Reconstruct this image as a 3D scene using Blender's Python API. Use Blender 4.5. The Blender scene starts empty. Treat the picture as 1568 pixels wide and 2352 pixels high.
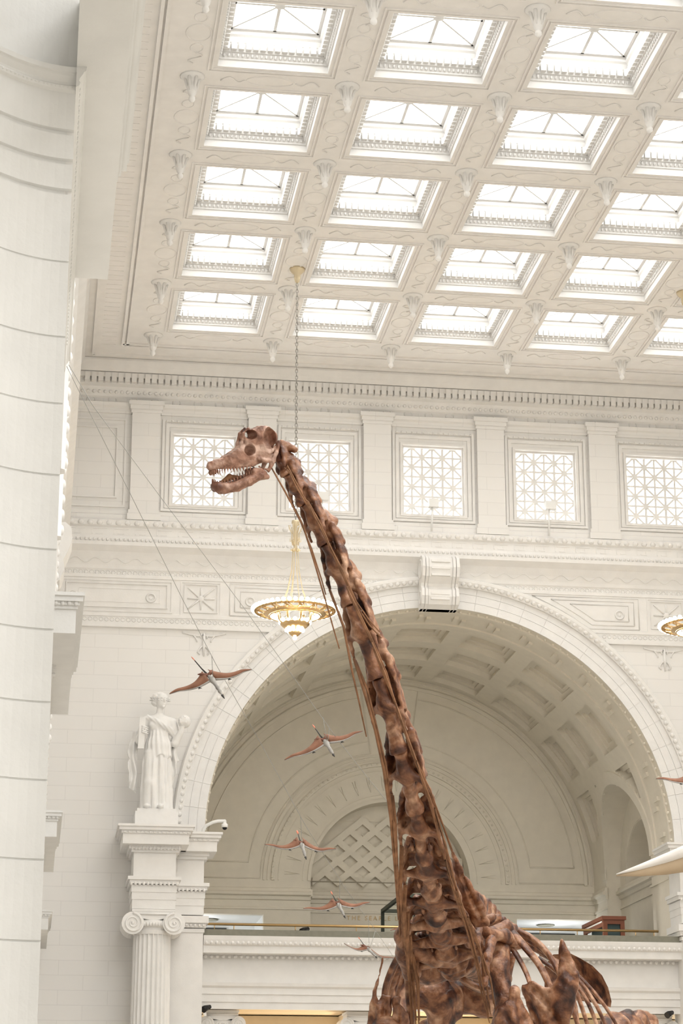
import bpy, bmesh, math, random
import numpy as np
from mathutils import Matrix, Vector

random.seed(7)
SC = bpy.context.scene
COL = SC.collection
PI = math.pi
EYE = 1.6                      # eye height above the hall floor; every z below is measured from the eye

# ------------------------------------------------------------------ camera
FPX, CX, CY = 4950.0, 784.0, 1176.0
_d = np.array([55 - CX, -(2735 - CY), -FPX]); _d /= np.linalg.norm(_d)
_u = np.array([0, FPX, -(2735 - CY)]); _u /= np.linalg.norm(_u)
_u -= _d * (_u @ _d); _u /= np.linalg.norm(_u)
RW = np.array([np.cross(_d, _u), _d, _u])          # rows: world axes in camera coordinates
cam_data = bpy.data.cameras.new('camera')
cam = bpy.data.objects.new('camera', cam_data)
COL.objects.link(cam)
cam_data.sensor_fit = 'VERTICAL'
cam_data.sensor_height = 24.0
cam_data.lens = FPX / 2352.0 * 24.0
cam_data.clip_end = 500
M = Matrix.Identity(4)
for i in range(3):
    for j in range(3):
        M[i][j] = RW[i][j]
M.translation = (0, 0, EYE)
cam.matrix_world = M
SC.camera = cam

# ------------------------------------------------------------------ world, exposure
SC.view_settings.view_transform = 'Standard'
SC.view_settings.look = 'None'
SC.view_settings.gamma = 1.0
SC.view_settings.use_curve_mapping = False
SC.view_settings.exposure = 1.7
world = bpy.data.worlds.new('sky'); SC.world = world
world.use_nodes = True
world.node_tree.nodes['Background'].inputs[0].default_value = (0.92, 0.96, 1.0, 1)
world.node_tree.nodes['Background'].inputs[1].default_value = 1.0
SC.cycles.adaptive_threshold = 0.02
SC.cycles.max_bounces = 6
SC.cycles.diffuse_bounces = 4
SC.cycles.glossy_bounces = 3
SC.cycles.transmission_bounces = 4
SKY_L = 2.1                    # luminance of the daylit skylight glass
WIN_L = 1.6
SKY_N = 2.1                    # rows nearer the camera, as bright as the others

def lamp(name, kind, loc, energy, color=(1, 1, 1), size=1.0, rot=None):
    l = bpy.data.lights.new(name, kind); l.energy = energy; l.color = color
    if kind == 'AREA': l.size = size
    elif kind == 'POINT': l.shadow_soft_size = size
    o = bpy.data.objects.new(name, l); COL.objects.link(o)
    o.location = (loc[0], loc[1], loc[2] + EYE)
    if rot: o.rotation_euler = rot
    return o

# ------------------------------------------------------------------ pixel ray helper (a traced point gets its own distance)
def ray(px, py):
    return RW @ np.array([px - CX, -(py - CY), -FPX])
def at(px, py, Y):
    r = ray(px, py); return r * (Y / r[1])

# ------------------------------------------------------------------ materials
def mat(name, col, rough=0.7, metal=0.0, emit=None, emit_s=0.0, bump=None, spec=0.3):
    m = bpy.data.materials.new(name); m.use_nodes = True
    nt = m.node_tree; b = nt.nodes['Principled BSDF']
    b.inputs['Base Color'].default_value = (*col, 1)
    b.inputs['Roughness'].default_value = rough
    b.inputs['Metallic'].default_value = metal
    b.inputs['Specular IOR Level'].default_value = spec
    if emit:
        b.inputs['Emission Color'].default_value = (*emit, 1)
        b.inputs['Emission Strength'].default_value = emit_s
    return m
def nodes(m): return m.node_tree.nodes, m.node_tree.links, m.node_tree.nodes['Principled BSDF']

def plaster(name, col, var=0.04, scale=3.0, bumpd=0.004):
    m = mat(name, col, 0.75)
    n, l, b = nodes(m)
    tc = n.new('ShaderNodeTexCoord')
    no = n.new('ShaderNodeTexNoise'); no.inputs['Scale'].default_value = scale; no.inputs['Detail'].default_value = 5
    l.new(tc.outputs['Object'], no.inputs['Vector'])
    rp = n.new('ShaderNodeValToRGB')
    rp.color_ramp.elements[0].position = 0.3; rp.color_ramp.elements[1].position = 0.7
    rp.color_ramp.elements[0].color = tuple(c * (1 - var) for c in col) + (1,)
    rp.color_ramp.elements[1].color = tuple(min(1, c * (1 + var * .5)) for c in col) + (1,)
    l.new(no.outputs['Fac'], rp.inputs['Fac']); l.new(rp.outputs['Color'], b.inputs['Base Color'])
    bp = n.new('ShaderNodeBump'); bp.inputs['Distance'].default_value = bumpd; bp.inputs['Strength'].default_value = 0.4
    n2 = n.new('ShaderNodeTexNoise'); n2.inputs['Scale'].default_value = scale * 9
    l.new(tc.outputs['Object'], n2.inputs['Vector'])
    l.new(n2.outputs['Fac'], bp.inputs['Height']); l.new(bp.outputs['Normal'], b.inputs['Normal'])
    return m
def coursed(name, col, w=1.3, h=0.385, plane='XZ'):
    m = mat(name, col, 0.75)
    n, l, b = nodes(m)
    tc = n.new('ShaderNodeTexCoord'); sx = n.new('ShaderNodeSeparateXYZ'); cb = n.new('ShaderNodeCombineXYZ')
    l.new(tc.outputs['Object'], sx.inputs[0])
    l.new(sx.outputs[plane[0]], cb.inputs[0]); l.new(sx.outputs[plane[1]], cb.inputs[1])
    br = n.new('ShaderNodeTexBrick')
    br.inputs['Scale'].default_value = 1.0; br.inputs['Brick Width'].default_value = w
    br.inputs['Row Height'].default_value = h; br.inputs['Mortar Size'].default_value = 0.008
    br.inputs['Mortar Smooth'].default_value = 0.3
    br.inputs['Color1'].default_value = (*col, 1)
    br.inputs['Color2'].default_value = (*[c * 0.985 for c in col], 1)
    br.inputs['Mortar'].default_value = (*[c * 0.9 for c in col], 1)
    l.new(cb.outputs[0], br.inputs['Vector']); l.new(br.outputs['Color'], b.inputs['Base Color'])
    bp = n.new('ShaderNodeBump'); bp.inputs['Distance'].default_value = 0.01; bp.invert = True
    bp.inputs['Strength'].default_value = 0.35
    l.new(br.outputs['Fac'], bp.inputs['Height']); l.new(bp.outputs['Normal'], b.inputs['Normal'])
    return m

WHITE = (0.88, 0.865, 0.838)
M_PL = plaster('white_plaster', WHITE)
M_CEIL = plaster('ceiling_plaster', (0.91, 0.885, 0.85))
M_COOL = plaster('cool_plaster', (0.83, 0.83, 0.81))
M_WALL = coursed('coursed_plaster', WHITE)
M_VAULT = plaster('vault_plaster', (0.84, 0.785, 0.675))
M_VOUS = plaster('arch_plaster', (0.88, 0.87, 0.85))
M_STAT = plaster('statue_plaster', (0.88, 0.87, 0.85), 0.03, 5)
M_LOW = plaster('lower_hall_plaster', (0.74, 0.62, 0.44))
M_FLOOR = plaster('terrazzo', (0.58, 0.53, 0.46), 0.1, 20)
M_GREY = plaster('grey_stone', (0.26, 0.25, 0.20), 0.1, 8)
M_BRASS = mat('brass', (0.72, 0.50, 0.25), 0.3, 1.0)
M_BRASSD = mat('old_brass', (0.70, 0.60, 0.42), 0.42, 0.6)
M_STEEL = mat('chain_steel', (0.36, 0.34, 0.31), 0.4, 0.8)
M_BLACK = mat('black_paint', (0.015, 0.015, 0.015), 0.5)
M_DARK = mat('dark_opening', (0.02, 0.02, 0.02), 0.8)
M_CASE = mat('dark_green_metal', (0.05, 0.06, 0.045), 0.5)
M_WOOD = mat('red_wood', (0.22, 0.075, 0.04), 0.4)
M_TEAL = mat('teal_board', (0.05, 0.08, 0.08), 0.5)
M_COFF = plaster('coffer_plaster', (0.76, 0.75, 0.73), .02)  # white coffers, darkened in colour to offset the glare of their panes
M_BAR = mat('bar_paint', (0.70, 0.69, 0.67), 0.5)
M_WHITEP = mat('white_paint', (0.88, 0.88, 0.86), 0.4)
M_GOLD = mat('gold_letters', (0.62, 0.45, 0.24), 0.45, 0.3)
M_WIRE = mat('wire', (0.42, 0.42, 0.40), 0.5, 0.2)
M_SKYG = mat('skylight_glass', (0.9, 0.9, 0.9), 0.3, 0, (1.0, 0.995, 0.98), SKY_L)
M_SKYN = mat('near_skylight_glass', (0.9, 0.9, 0.9), 0.3, 0, (1.0, 0.995, 0.98), SKY_N)
M_WING = mat('window_glass', (0.9, 0.9, 0.9), 0.3, 0, (0.98, 0.99, 1.0), WIN_L)
M_BULB = mat('lit_bulb', (1, 0.95, 0.85), 0.3, 0, (1.0, 0.86, 0.66), 9.0)
M_GLASS = bpy.data.materials.new('case_glass'); M_GLASS.use_nodes = True
_n = M_GLASS.node_tree.nodes; _l = M_GLASS.node_tree.links
_b = _n['Principled BSDF']; _b.inputs['Base Color'].default_value = (0.93, 0.97, 0.95, 1)
_b.inputs['Transmission Weight'].default_value = 1.0; _b.inputs['Roughness'].default_value = 0.02; _b.inputs['IOR'].default_value = 1.02

# ------------------------------------------------------------------ mesh builder (coordinates from the eye)
class MB:
    def __init__(s): s.v = []; s.f = []; s.sm = []
    def add(s, vs, fs, smooth=False):
        o = len(s.v); s.v.extend([tuple(map(float, p)) for p in vs]); s.f.extend([tuple(int(i) + o for i in f) for f in fs])
        s.sm.extend([smooth] * len(fs)); return s
    def box(s, x0, x1, y0, y1, z0, z1):
        vs = [(x, y, z) for x in (x0, x1) for y in (y0, y1) for z in (z0, z1)]
        return s.add(vs, [(0, 1, 3, 2), (4, 6, 7, 5), (0, 4, 5, 1), (2, 3, 7, 6), (0, 2, 6, 4), (1, 5, 7, 3)])
    def quad(s, a, b, c, d): return s.add([a, b, c, d], [(0, 1, 2, 3)])
    def loft(s, rings, closed=True, caps=True, smooth=False):
        n = len(rings[0]); vs = [p for r in rings for p in r]; fs = []
        for i in range(len(rings) - 1):
            for j in range(n if closed else n - 1):
                k = (j + 1) % n; fs.append((i * n + j, i * n + k, (i + 1) * n + k, (i + 1) * n + j))
        s.add(vs, fs, smooth)
        if caps and closed:
            o = len(s.v) - len(vs)
            s.f.append(tuple(range(o + n - 1, o - 1, -1))); s.f.append(tuple(range(o + (len(rings) - 1) * n, o + len(rings) * n)))
            s.sm.extend([False, False])
        return s
    def lathe(s, prof, c, n=24, smooth=True):            # prof: (radius, z), axis vertical through c
        return s.loft([[(c[0] + r * math.cos(2 * PI * j / n), c[1] + r * math.sin(2 * PI * j / n), c[2] + z) for j in range(n)]
                       for r, z in prof], True, True, smooth)
    def tube(s, pts, r, n=8, smooth=True, flat=1.0, caps=True):
        pts = [np.array(p, float) for p in pts]; m = len(pts)
        rr = r if hasattr(r, '__len__') else [r] * m
        rings = []; up = None
        for i in range(m):
            t = pts[min(i + 1, m - 1)] - pts[max(i - 1, 0)]; t /= (np.linalg.norm(t) + 1e-9)
            if up is None:
                up = np.array([0, 0, 1.0]) if abs(t[2]) < 0.9 else np.array([0, 1.0, 0])
            a = np.cross(t, up); a /= (np.linalg.norm(a) + 1e-9); b = np.cross(a, t); up = b
            rings.append([tuple(pts[i] + rr[i] * (a * math.cos(2 * PI * j / n) + flat * b * math.sin(2 * PI * j / n))) for j in range(n)])
        return s.loft(rings, True, caps, smooth)
    def sphere(s, c, r, nu=10, nv=7):
        rx = r if hasattr(r, '__len__') else (r, r, r)
        rings = []
        for i in range(nv + 1):
            a = -PI / 2 + PI * i / nv; q = max(math.cos(a), 0.02)
            rings.append([(c[0] + rx[0] * q * math.cos(2 * PI * j / nu), c[1] + rx[1] * q * math.sin(2 * PI * j / nu), c[2] + rx[2] * math.sin(a)) for j in range(nu)])
        return s.loft(rings, True, True, True)
    def ring(s, c, R, r, n=24, m=6, axis='Y', ry=None):
        ry = ry or R; rings = []
        for i in range(n + 1):
            a = 2 * PI * i / n; ca, sa = math.cos(a), math.sin(a); row = []
            for j in range(m):
                b = 2 * PI * j / m; q = r * math.cos(b); h = r * math.sin(b)
                p, z = (R + q) * ca, (ry + q) * sa
                row.append((c[0] + p, c[1] + h, c[2] + z) if axis == 'Y' else (c[0] + p, c[1] + z, c[2] + h) if axis == 'Z' else (c[0] + h, c[1] + p, c[2] + z))
            rings.append(row)
        return s.loft(rings, True, False, True)
    def run_x(s, prof, x0, x1, y):                         # prof: (out toward the camera, z)
        return s.loft([[(x, y - o, z) for o, z in prof] for x in (x0, x1)])
    def run_y(s, prof, y0, y1, x, sg=1):
        return s.loft([[(x + sg * o, y, z) for o, z in prof] for y in (y0, y1)])
    def arc(s, prof, cx, cz, y, a0=0, a1=PI, n=48):        # prof: (out toward the camera, radius)
        return s.loft([[(cx + r * math.cos(a), y - o, cz + r * math.sin(a)) for o, r in prof] for a in np.linspace(a0, a1, n + 1)])
    def eggs_x(s, x0, x1, step, y, z, r): 
        for i in range(int((x1 - x0) / step)): s.sphere((x0 + (i + .5) * step, y, z), (step * .36, r, r * 1.15), 6, 4)
        return s

def build(name, mb, m, parent=None, origin=None):
    v = np.array(mb.v, float).reshape(-1, 3)
    if parent is not None: org = np.array(parent['_o'])
    else: org = np.array(origin if origin is not None else (0, 0, 0), float)
    me = bpy.data.meshes.new(name)
    me.from_pydata((v - org).tolist(), [], mb.f)
    me.polygons.foreach_set('use_smooth', mb.sm)
    me.update()
    me.materials.append(m)
    o = bpy.data.objects.new(name, me); COL.objects.link(o)
    if parent is not None:
        o.parent = parent; o['_o'] = list(map(float, org))
    else:
        o.location = (org[0], org[1], org[2] + EYE); o['_o'] = list(map(float, org))
    return o
def struct(name, mb, m, parent=None):
    o = build(name, mb, m, parent)
    if parent is None: o['kind'] = 'structure'
    return o
def tag(o, label, cat, group=None):
    o['label'] = label; o['category'] = cat
    if group: o['group'] = group
    return o
def thing(name, label, cat, loc, group=None):
    o = bpy.data.objects.new(name, None); COL.objects.link(o)
    o.empty_display_size = 0.2
    o.location = (loc[0], loc[1], loc[2] + EYE); o['_o'] = [float(q) for q in loc]
    return tag(o, label, cat, group)
def copy_part(ch, parent):
    c = ch.copy(); COL.objects.link(c); c.parent = parent
    for g in ch.children: copy_part(g, c)
    return c

def holes_grid(mb, a0, a1, b0, b1, holes, P, depth=None, D=None):
    """flat sheet a0..a1 x b0..b1 with rectangular holes; P(a,b,d) gives the point; depth adds reveals"""
    A = sorted(set([a0, a1] + [h[0] for h in holes] + [h[1] for h in holes]))
    B = sorted(set([b0, b1] + [h[2] for h in holes] + [h[3] for h in holes]))
    for i in range(len(A) - 1):
        for j in range(len(B) - 1):
            ca, cb = (A[i] + A[i + 1]) / 2, (B[j] + B[j + 1]) / 2
            if any(h[0] < ca < h[1] and h[2] < cb < h[3] for h in holes): continue
            mb.quad(P(A[i], B[j], 0), P(A[i + 1], B[j], 0), P(A[i + 1], B[j + 1], 0), P(A[i], B[j + 1], 0))
    if depth:
        for h in holes:
            c = [(h[0], h[2]), (h[1], h[2]), (h[1], h[3]), (h[0], h[3])]
            for k in range(4):
                p, q = c[k], c[(k + 1) % 4]
                mb.quad(P(*p, 0), P(*q, 0), P(*q, depth), P(*p, depth))
# ================================================================== THE SETTING
D = 58.0                                            # distance of the end wall
CXA, CZA, RA = 10.95, 9.2, 6.53                     # great arch
XL, XR, YB, ZF, ZC = 0.12, 21.6, -16.0, -1.6, 22.55

struct('floor', MB().box(-8, 30, YB, 80, ZF - .3, ZF), M_FLOOR)

# ---- end wall
WX = [4.2 + 3.31 * k for k in range(5)]             # clerestory window centres
WHW, WZ0, WZ1 = 0.9, 18.46, 20.56
m = MB()
P = lambda a, b, d: (a, D + d, b)
holes_grid(m, -0.6, 22.4, 17.1, 23.2, [(c - WHW, c + WHW, WZ0, WZ1) for c in WX], P, 0.32)
holes_grid(m, -0.6, CXA - RA, ZF, 17.1, [], P); holes_grid(m, CXA + RA, 22.4, ZF, 17.1, [], P)
AN = np.linspace(0, PI, 73)
for a, b in zip(AN[:-1], AN[1:]):
    p = lambda t: (CXA + RA * math.cos(t), D, CZA + RA * math.sin(t)); q = lambda t: (CXA + RA * math.cos(t), D, 17.1)
    m.quad(p(a), p(b), q(b), q(a))
for s in (-1, 1):                                   # thickness of the piers beside the arch opening
    x = CXA + s * RA; m.quad((x, D, ZF), (x, D + .3, ZF), (x, D + .3, 6.3), (x, D, 6.3));
struct('wall_back', m, M_WALL)

# ---- top cornice
CORN = [(0, 21.55), (.06, 21.6), (.12, 21.78), (.14, 21.86), (.28, 21.9), (.28, 22.2), (.44, 22.22), (.5, 22.34), (.6, 22.5), (.6, 22.56), (0, 22.56)]
m = MB().run_x(CORN, .1, 21.6, D)
x = .75
while x < 21:
    m.box(x, x + .14, D - .43, D - .28, 21.93, 22.19); x += .189
m.box(.1, 21.5, D - .4, D - .28, 22.06, 22.2); m.eggs_x(.3, 21.3, .16, D - .1, 21.72, .05)
for i in range(34):
    m.ring((.95 + i * .61, D - .005, 21.5), .11, .02, 12, 4)
struct('trim_1', m, M_PL)
# architrave under the cornice, pilasters
PX = [2.53 + 3.32 * k for k in range(6)]
m = MB().run_x([(0, 21.1), (.05, 21.1), (.05, 21.26), (.12, 21.3), (.14, 21.4), (0, 21.4)], .2, 21.5, D)
m.run_x([(0, 17.9), (.1, 17.9), (.1, 18.06), (.05, 18.1), (.05, 18.2), (0, 18.22)], .2, 21.5, D)
for c in PX:
    m.box(c - .4, c + .4, D - .17, D, 17.95, 21.12)
    for z0, z1, o in ((21.1, 21.2, .03), (21.2, 21.32, .06), (21.32, 21.44, .1), (17.9, 18.08, .07), (18.08, 18.2, .04)):
        m.box(c - .4 - o, c + .4 + o, D - .17 - o, D, z0, z1)
struct('trim_2', m, M_WALL)
def rect_bead(m, x0, x1, z0, z1, y, w=.04, o=.03):
    m.box(x0, x1, y - o, y, z0, z0 + w); m.box(x0, x1, y - o, y, z1 - w, z1); m.box(x0, x0 + w, y - o, y, z0 + w, z1 - w); m.box(x1 - w, x1, y - o, y, z0 + w, z1 - w)
# clerestory surrounds and the blank panel in the corner
m = MB()
for c in WX:
    rect_bead(m, c - 1.2, c + 1.2, 18.24, 20.98, D, .07, .06)
    rect_bead(m, c - 1.1, c + 1.1, 18.34, 20.86, D, .1, .03)
    rect_bead(m, c - .97, c + .97, 18.4, 20.63, D, .07, .05)
    for i in range(15): m.sphere((c - 1.08 + i * .155, D - .07, 20.93), .035, 6, 4)
rect_bead(m, .3, 2.0, 18.3, 20.95, D, .06, .04); rect_bead(m, .5, 1.76, 18.57, 20.7, D, .05, .05)
struct('trim_3', m, M_PL)

# ---- clerestory windows: pierced grille before daylit glass
def grille():
    g = MB(); n, w2, y0, y1 = 6, WHW, .0, .07
    cw = 2 * w2 / n; nz = 7; ch = (WZ1 - WZ0) / nz
    def bar(a, b, t, y0=.0):
        ax, az = a; bx, bz = b; L = math.hypot(bx - ax, bz - az); ux, uz = (bx - ax) / L, (bz - az) / L; nx, nz_ = -uz * t, ux * t
        q = [(ax + nx, az + nz_), (ax - nx, az - nz_), (bx - nx, bz - nz_), (bx + nx, bz + nz_)]
        g.loft([[(x, y, z) for x, z in q] for y in (y0, y1)])
    for i in range(n + 1): bar((-w2 + i * cw, WZ0), (-w2 + i * cw, WZ1), .03 if i % 2 else .036)
    for j in range(nz + 1): bar((-w2, WZ0 + j * ch), (w2, WZ0 + j * ch), .03, .005)
    for i in range(n + 1):
        for j in range(nz + 1):
            if (i + j) % 2: continue
            p = (-w2 + i * cw, WZ0 + j * ch)
            for di, dj in ((1, 1), (1, -1)):
                if i + di <= n and 0 <= j + dj <= nz: bar(p, (p[0] + cw, p[1] + dj * ch), .03, .01 + .003 * dj)
            if 0 < i < n and 0 < j < nz:
                g.loft([[(p[0] + .085 * math.cos(t), y, p[1] + .085 * math.sin(t)) for t in np.linspace(0, 2 * PI, 11)[:-1]] for y in (y0 - .012, y1)])
    return g
G0 = grille(); gm = None
for k, c in enumerate(WX):
    fr = MB(); rect_bead(fr, c - WHW, c + WHW, WZ0, WZ1, D + .2, .05, .12)
    w = struct('window_%d' % (k + 1), fr, M_PL)
    if gm is None:
        gm = build('grille', G0, M_PL, w); first_c = c; gm.location = (c, D + .16, 0)
        pm = build('pane', MB().quad((-WHW, 0, WZ0), (WHW, 0, WZ0), (WHW, 0, WZ1), (-WHW, 0, WZ1)), M_WING, w); pm.location = (c, D + .34, 0)
    else:
        for src, yy in ((gm, D + .16), (pm, D + .34)):
            o = src.copy(); COL.objects.link(o); o.parent = w; o.location = (c, yy, 0)
NW = 6

# ---- main entablature between clerestory and arch
ENT = [(0, 16.45), (.04, 16.5), (.06, 16.6), (.1, 16.75), (.2, 16.95), (.32, 17.06), (.36, 17.1), (.36, 17.2), (.3, 17.22), (.3, 17.32), (.26, 17.4), (.2, 17.42), (.2, 17.66), (.26, 17.7), (.28, 17.85), (.2, 17.9), (0, 17.95)]
m = MB().run_x(ENT, .2, 21.5, D)
m.eggs_x(.4, 21.3, .26, D - .26, 17.77, .07); m.eggs_x(.4, 21.3, .12, D - .31, 17.27, .04)
for i in range(35):                                 # greek key as small stepped blocks
    x = .5 + i * .6
    m.box(x, x + .42, D - .215, D - .2, 17.6, 17.63); m.box(x, x + .03, D - .213, D - .2, 17.46, 17.6); m.box(x + .12, x + .27, D - .213, D - .2, 17.46, 17.49); m.box(x + .27, x + .3, D - .212, D - .2, 17.46, 17.57)
m.tube([(x, D - .11 - .02 * math.sin(x * 11), 16.72 + .07 * math.sin(x * 11.4)) for x in np.arange(.4, 21.3, .07)], .009, 5)
struct('trim_4', m, M_PL)

def half(z, r=7.42): 
    return math.sqrt(max(0, r * r - (z - CZA) ** 2))
# ---- panelled frieze
m = MB()
for z0, z1 in zip(np.linspace(14.85, 16.5, 12)[:-1], np.linspace(14.85, 16.5, 12)[1:]):
    for s_ in (-1, 1):
        xe = .1 if s_ < 0 else 21.5; m.quad((xe, D - .006, z0), (CXA + s_ * half(z0), D - .006, z0), (CXA + s_ * half(z1), D - .006, z1), (xe, D - .006, z1))
for z, o in ((14.88, .09), (16.3, .03), (15.2, .03)):
    h = half(z)
    for a, b in ((.2, CXA - h), (CXA + h, 21.5)): m.run_x([(0, z - .07), (o, z - .05), (o, z + .04), (0, z + .06)], a, b, D)
for z in (15.06, 16.4):
    h = half(z); x = .4
    while x < 21.3:
        if abs(x - CXA) > h + .05: m.ring((x, D - .01, z), .055, .014, 8, 4)
        x += .15
for sg in (1, -1):
    mir = lambda x: x if sg > 0 else 2 * 10.87 - x
    def rb(x0, x1, z0, z1, w=.04, o=.03):
        a, b = sorted((mir(x0), mir(x1))); rect_bead(m, a, b, z0, z1, D, w, o)
    rb(.3, 3.4, 15.28, 16.2); rb(.45, 3.27, 15.4, 16.1, .03, .045); rb(.8, 3.06, 15.55, 15.95, .02, .02)
    rb(3.62, 4.76, 15.24, 16.22); rb(3.72, 4.66, 15.32, 16.14, .02, .04)
    for xx in (.68, 2.8, 5.57): m.ring((mir(xx), D - .02, 15.7), .12, .025, 16, 5); m.sphere((mir(xx), D, 15.7), (.06, .03, .06), 8, 5)
    c = mir(4.19)
    for k in range(8):
        a = k * PI / 4; L = .38 if k % 2 == 0 else .52
        m.tube([(c, D - .02, 15.73), (c + L * math.cos(a), D - .02, 15.73 + L * .85 * math.sin(a))], [.035, .02], 5)
    m.sphere((c, D - .02, 15.73), (.1, .05, .1), 8, 5)
    for d_, o in ((0, .03), (.14, .045), (.3, .02)):  # panel cut by the arch
        z0, z1 = 15.28 + d_ * .8, 16.2 - d_ * .7; pts = [(mir(5.0 + d_), z0), (mir(5.0 + d_), z1)]
        zz = np.linspace(z1, z0, 7); pts += [(mir(CXA - half(z, 7.55 + d_)), z) for z in zz] + [pts[0]]
        m.tube([(x, D - .01, z) for x, z in pts], .022, 5)
    c = mir(4.3)                                     # palmette pendant under the frieze
    for k in (-2, -1, 1, 2):
        m.tube([(c + k * .12 + .05 * math.sin(t * 5) * np.sign(k), D - .015, 14.72 - .1 * abs(k) * t - .03 * math.cos(t * 6)) for t in np.linspace(0, 1, 6)], .022, 5)
        m.tube([(c + k * .3 * t + .0, D - .015, 14.7 - .12 * t + .09 * t * t * abs(k)) for t in np.linspace(0, 1, 7)], [.03, .03, .025, .025, .02, .02, .035], 5)
    m.tube([(c, D - .02, 14.75), (c, D - .03, 14.4), (c, D - .02, 14.1)], [.03, .05, .02], 6)
    for k in (-1, 1): m.tube([(c, D - .02, 14.42), (c + k * .12, D - .02, 14.3), (c + k * .17, D - .02, 14.2), (c + k * .1, D - .02, 14.14)], .024, 5)
struct('trim_5', m, M_PL)

# ---- archivolt, voussoirs, keystone
m = MB()
NV = 31
for rr0, rr1 in ((RA, 6.75), (6.76, 6.98), (6.99, 7.16)):
    for i in range(NV):
        a0 = PI * i / NV + .0006; a1 = PI * (i + 1) / NV - .0006
        m.arc([(0, rr0), (.018, rr0), (.018, rr1), (0, rr1)], CXA, CZA, D, a0, a1, 4)
struct('trim_6', m, M_VOUS)
m = MB().arc([(0, 7.16), (.1, 7.16), (.12, 7.22), (.17, 7.3), (.17, 7.38), (.1, 7.42), (0, 7.42)], CXA, CZA, D, 0, PI, 80)
for i in range(120):
    a = PI * (i + .5) / 120; m.sphere((CXA + 7.25 * math.cos(a), D - .13, CZA + 7.25 * math.sin(a)), (.075, .05, .075), 6, 4)
struct('trim_7', m, M_PL)
KP = [(0, 17.08), (.55, 17.1), (.72, 16.98), (.78, 16.72), (.7, 16.46), (.5, 16.3), (.46, 16.22), (.56, 16.12), (.6, 15.92), (.5, 15.7), (.3, 15.6), (0, 15.6)]
def keystone(m, c, w, sc=1.0):
    for x0, x1, s_ in ((-1, -.84, 1), (-.8, -.66, .98), (-.62, .62, .93), (.66, .8, .98), (.84, 1, 1)):
        m.loft([[(c + x * w, D - o * s_ * sc, z) for o, z in KP] for x in (x0, x1)])
    m.loft([[(c + x * w * .98, D - o * .9 * sc, z) for o, z in KP] for x in (-1, 1)])
    for z in (16.9, 16.7, 16.5, 16.0, 15.85): m.box(c - .5 * w, c + .5 * w, D - .735 * sc * (1 if z > 16.2 else .77), D - .3, z - .03, z + .03)
    for x in (-1, 1): m.ring((c + x * w, D - .42 * sc, 16.72), .26, .03, 14, 5, 'X'); m.ring((c + x * w, D - .36 * sc, 15.9), .18, .03, 12, 5, 'X')
m = MB(); keystone(m, 10.87, .53)
struct('trim_8', m, M_PL)

# ---- barrel vault behind the arch, coffered, with a lunette on the right
YV = 66.9
co_a = [(90 + 18 * k - 6.6, 90 + 18 * k + 6.6) for k in range(-4, 5)]
co_y = [(60.42, 61.95), (62.66, 64.2), (64.98, 66.48)]
th = sorted(set([round(x, 3) for x in np.arange(0, 180.1, 1.5)] + [round(v + s_, 3) for c in co_a for v, s_ in ((c[0], 0), (c[0], 1.2), (c[0], 2.2), (c[1], 0), (c[1], -1.2), (c[1], -2.2))]))
ys = sorted(set([round(x, 3) for x in np.arange(58, 66.91, .15)] + [round(v + s_, 3) for c in co_y for v, s_ in ((c[0], 0), (c[0], .13), (c[0], .25), (c[1], 0), (c[1], -.13), (c[1], -.25))] + [58.3, 58.45, 58.9, 59.4, 59.7, 59.85, 66.9]))
LY, LR = 62.9, 2.5
def vdepth(a, y):
    if a < 30:
        z = CZA + RA * math.sin(math.radians(a))
        if math.hypot(y - LY, z - CZA) < LR + .02: return None
        if math.hypot(y - LY, z - CZA) < LR + .42: return 0.0
    for c0, c1 in co_a:
        if c0 < a < c1:
            for y0, y1 in co_y:
                if y0 < y < y1:
                    da, dy = min(a - c0, c1 - a) * RA * PI / 180, min(y - y0, y1 - y)
                    return .16 if min(da / .137, dy / .13) < 1 else .24 if min(da / .25, dy / .25) < 1 else .36
    if 58.3 < y < 58.45 or 59.7 < y < 59.85: return -.05
    return 0.0
m = MB()
dep = [[vdepth((th[i] + th[i + 1]) / 2, (ys[j] + ys[j + 1]) / 2) for j in range(len(ys) - 1)] for i in range(len(th) - 1)]
def vp(a, y, d): t = math.radians(a); return (CXA + (RA + d) * math.cos(t), y, CZA + (RA + d) * math.sin(t))
for i in range(len(th) - 1):
    for j in range(len(ys) - 1):
        d = dep[i][j]
        if d is None: continue
        m.quad(vp(th[i], ys[j], d), vp(th[i + 1], ys[j], d), vp(th[i + 1], ys[j + 1], d), vp(th[i], ys[j + 1], d))
        if i + 1 < len(th) - 1 and dep[i + 1][j] is not None and dep[i + 1][j] != d:
            e = dep[i + 1][j]; m.quad(vp(th[i + 1], ys[j], d), vp(th[i + 1], ys[j + 1], d), vp(th[i + 1], ys[j + 1], e), vp(th[i + 1], ys[j], e))
        if j + 1 < len(ys) - 1 and dep[i][j + 1] is not None and dep[i][j + 1] != d:
            e = dep[i][j + 1]; m.quad(vp(th[i], ys[j + 1], d), vp(th[i + 1], ys[j + 1], d), vp(th[i + 1], ys[j + 1], e), vp(th[i], ys[j + 1], e))
for i in range(80):                                  # beaded edge and interlaced key blocks of the front band
    a = 180 * (i + .5) / 80; p = vp(a, 58.2, -.02); m.sphere(p, .045, 6, 4)
    if i % 4 < 2:
        a0, a1 = a - .55, a + .55
        m.loft([[vp(a0, y, .01), vp(a0, y, -.07), vp(a1, y, -.07), vp(a1, y, .01)] for y in ((58.75, 59.2) if i % 4 else (59.0, 59.45))])
struct('ceiling_vault', m, M_VAULT)
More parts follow.
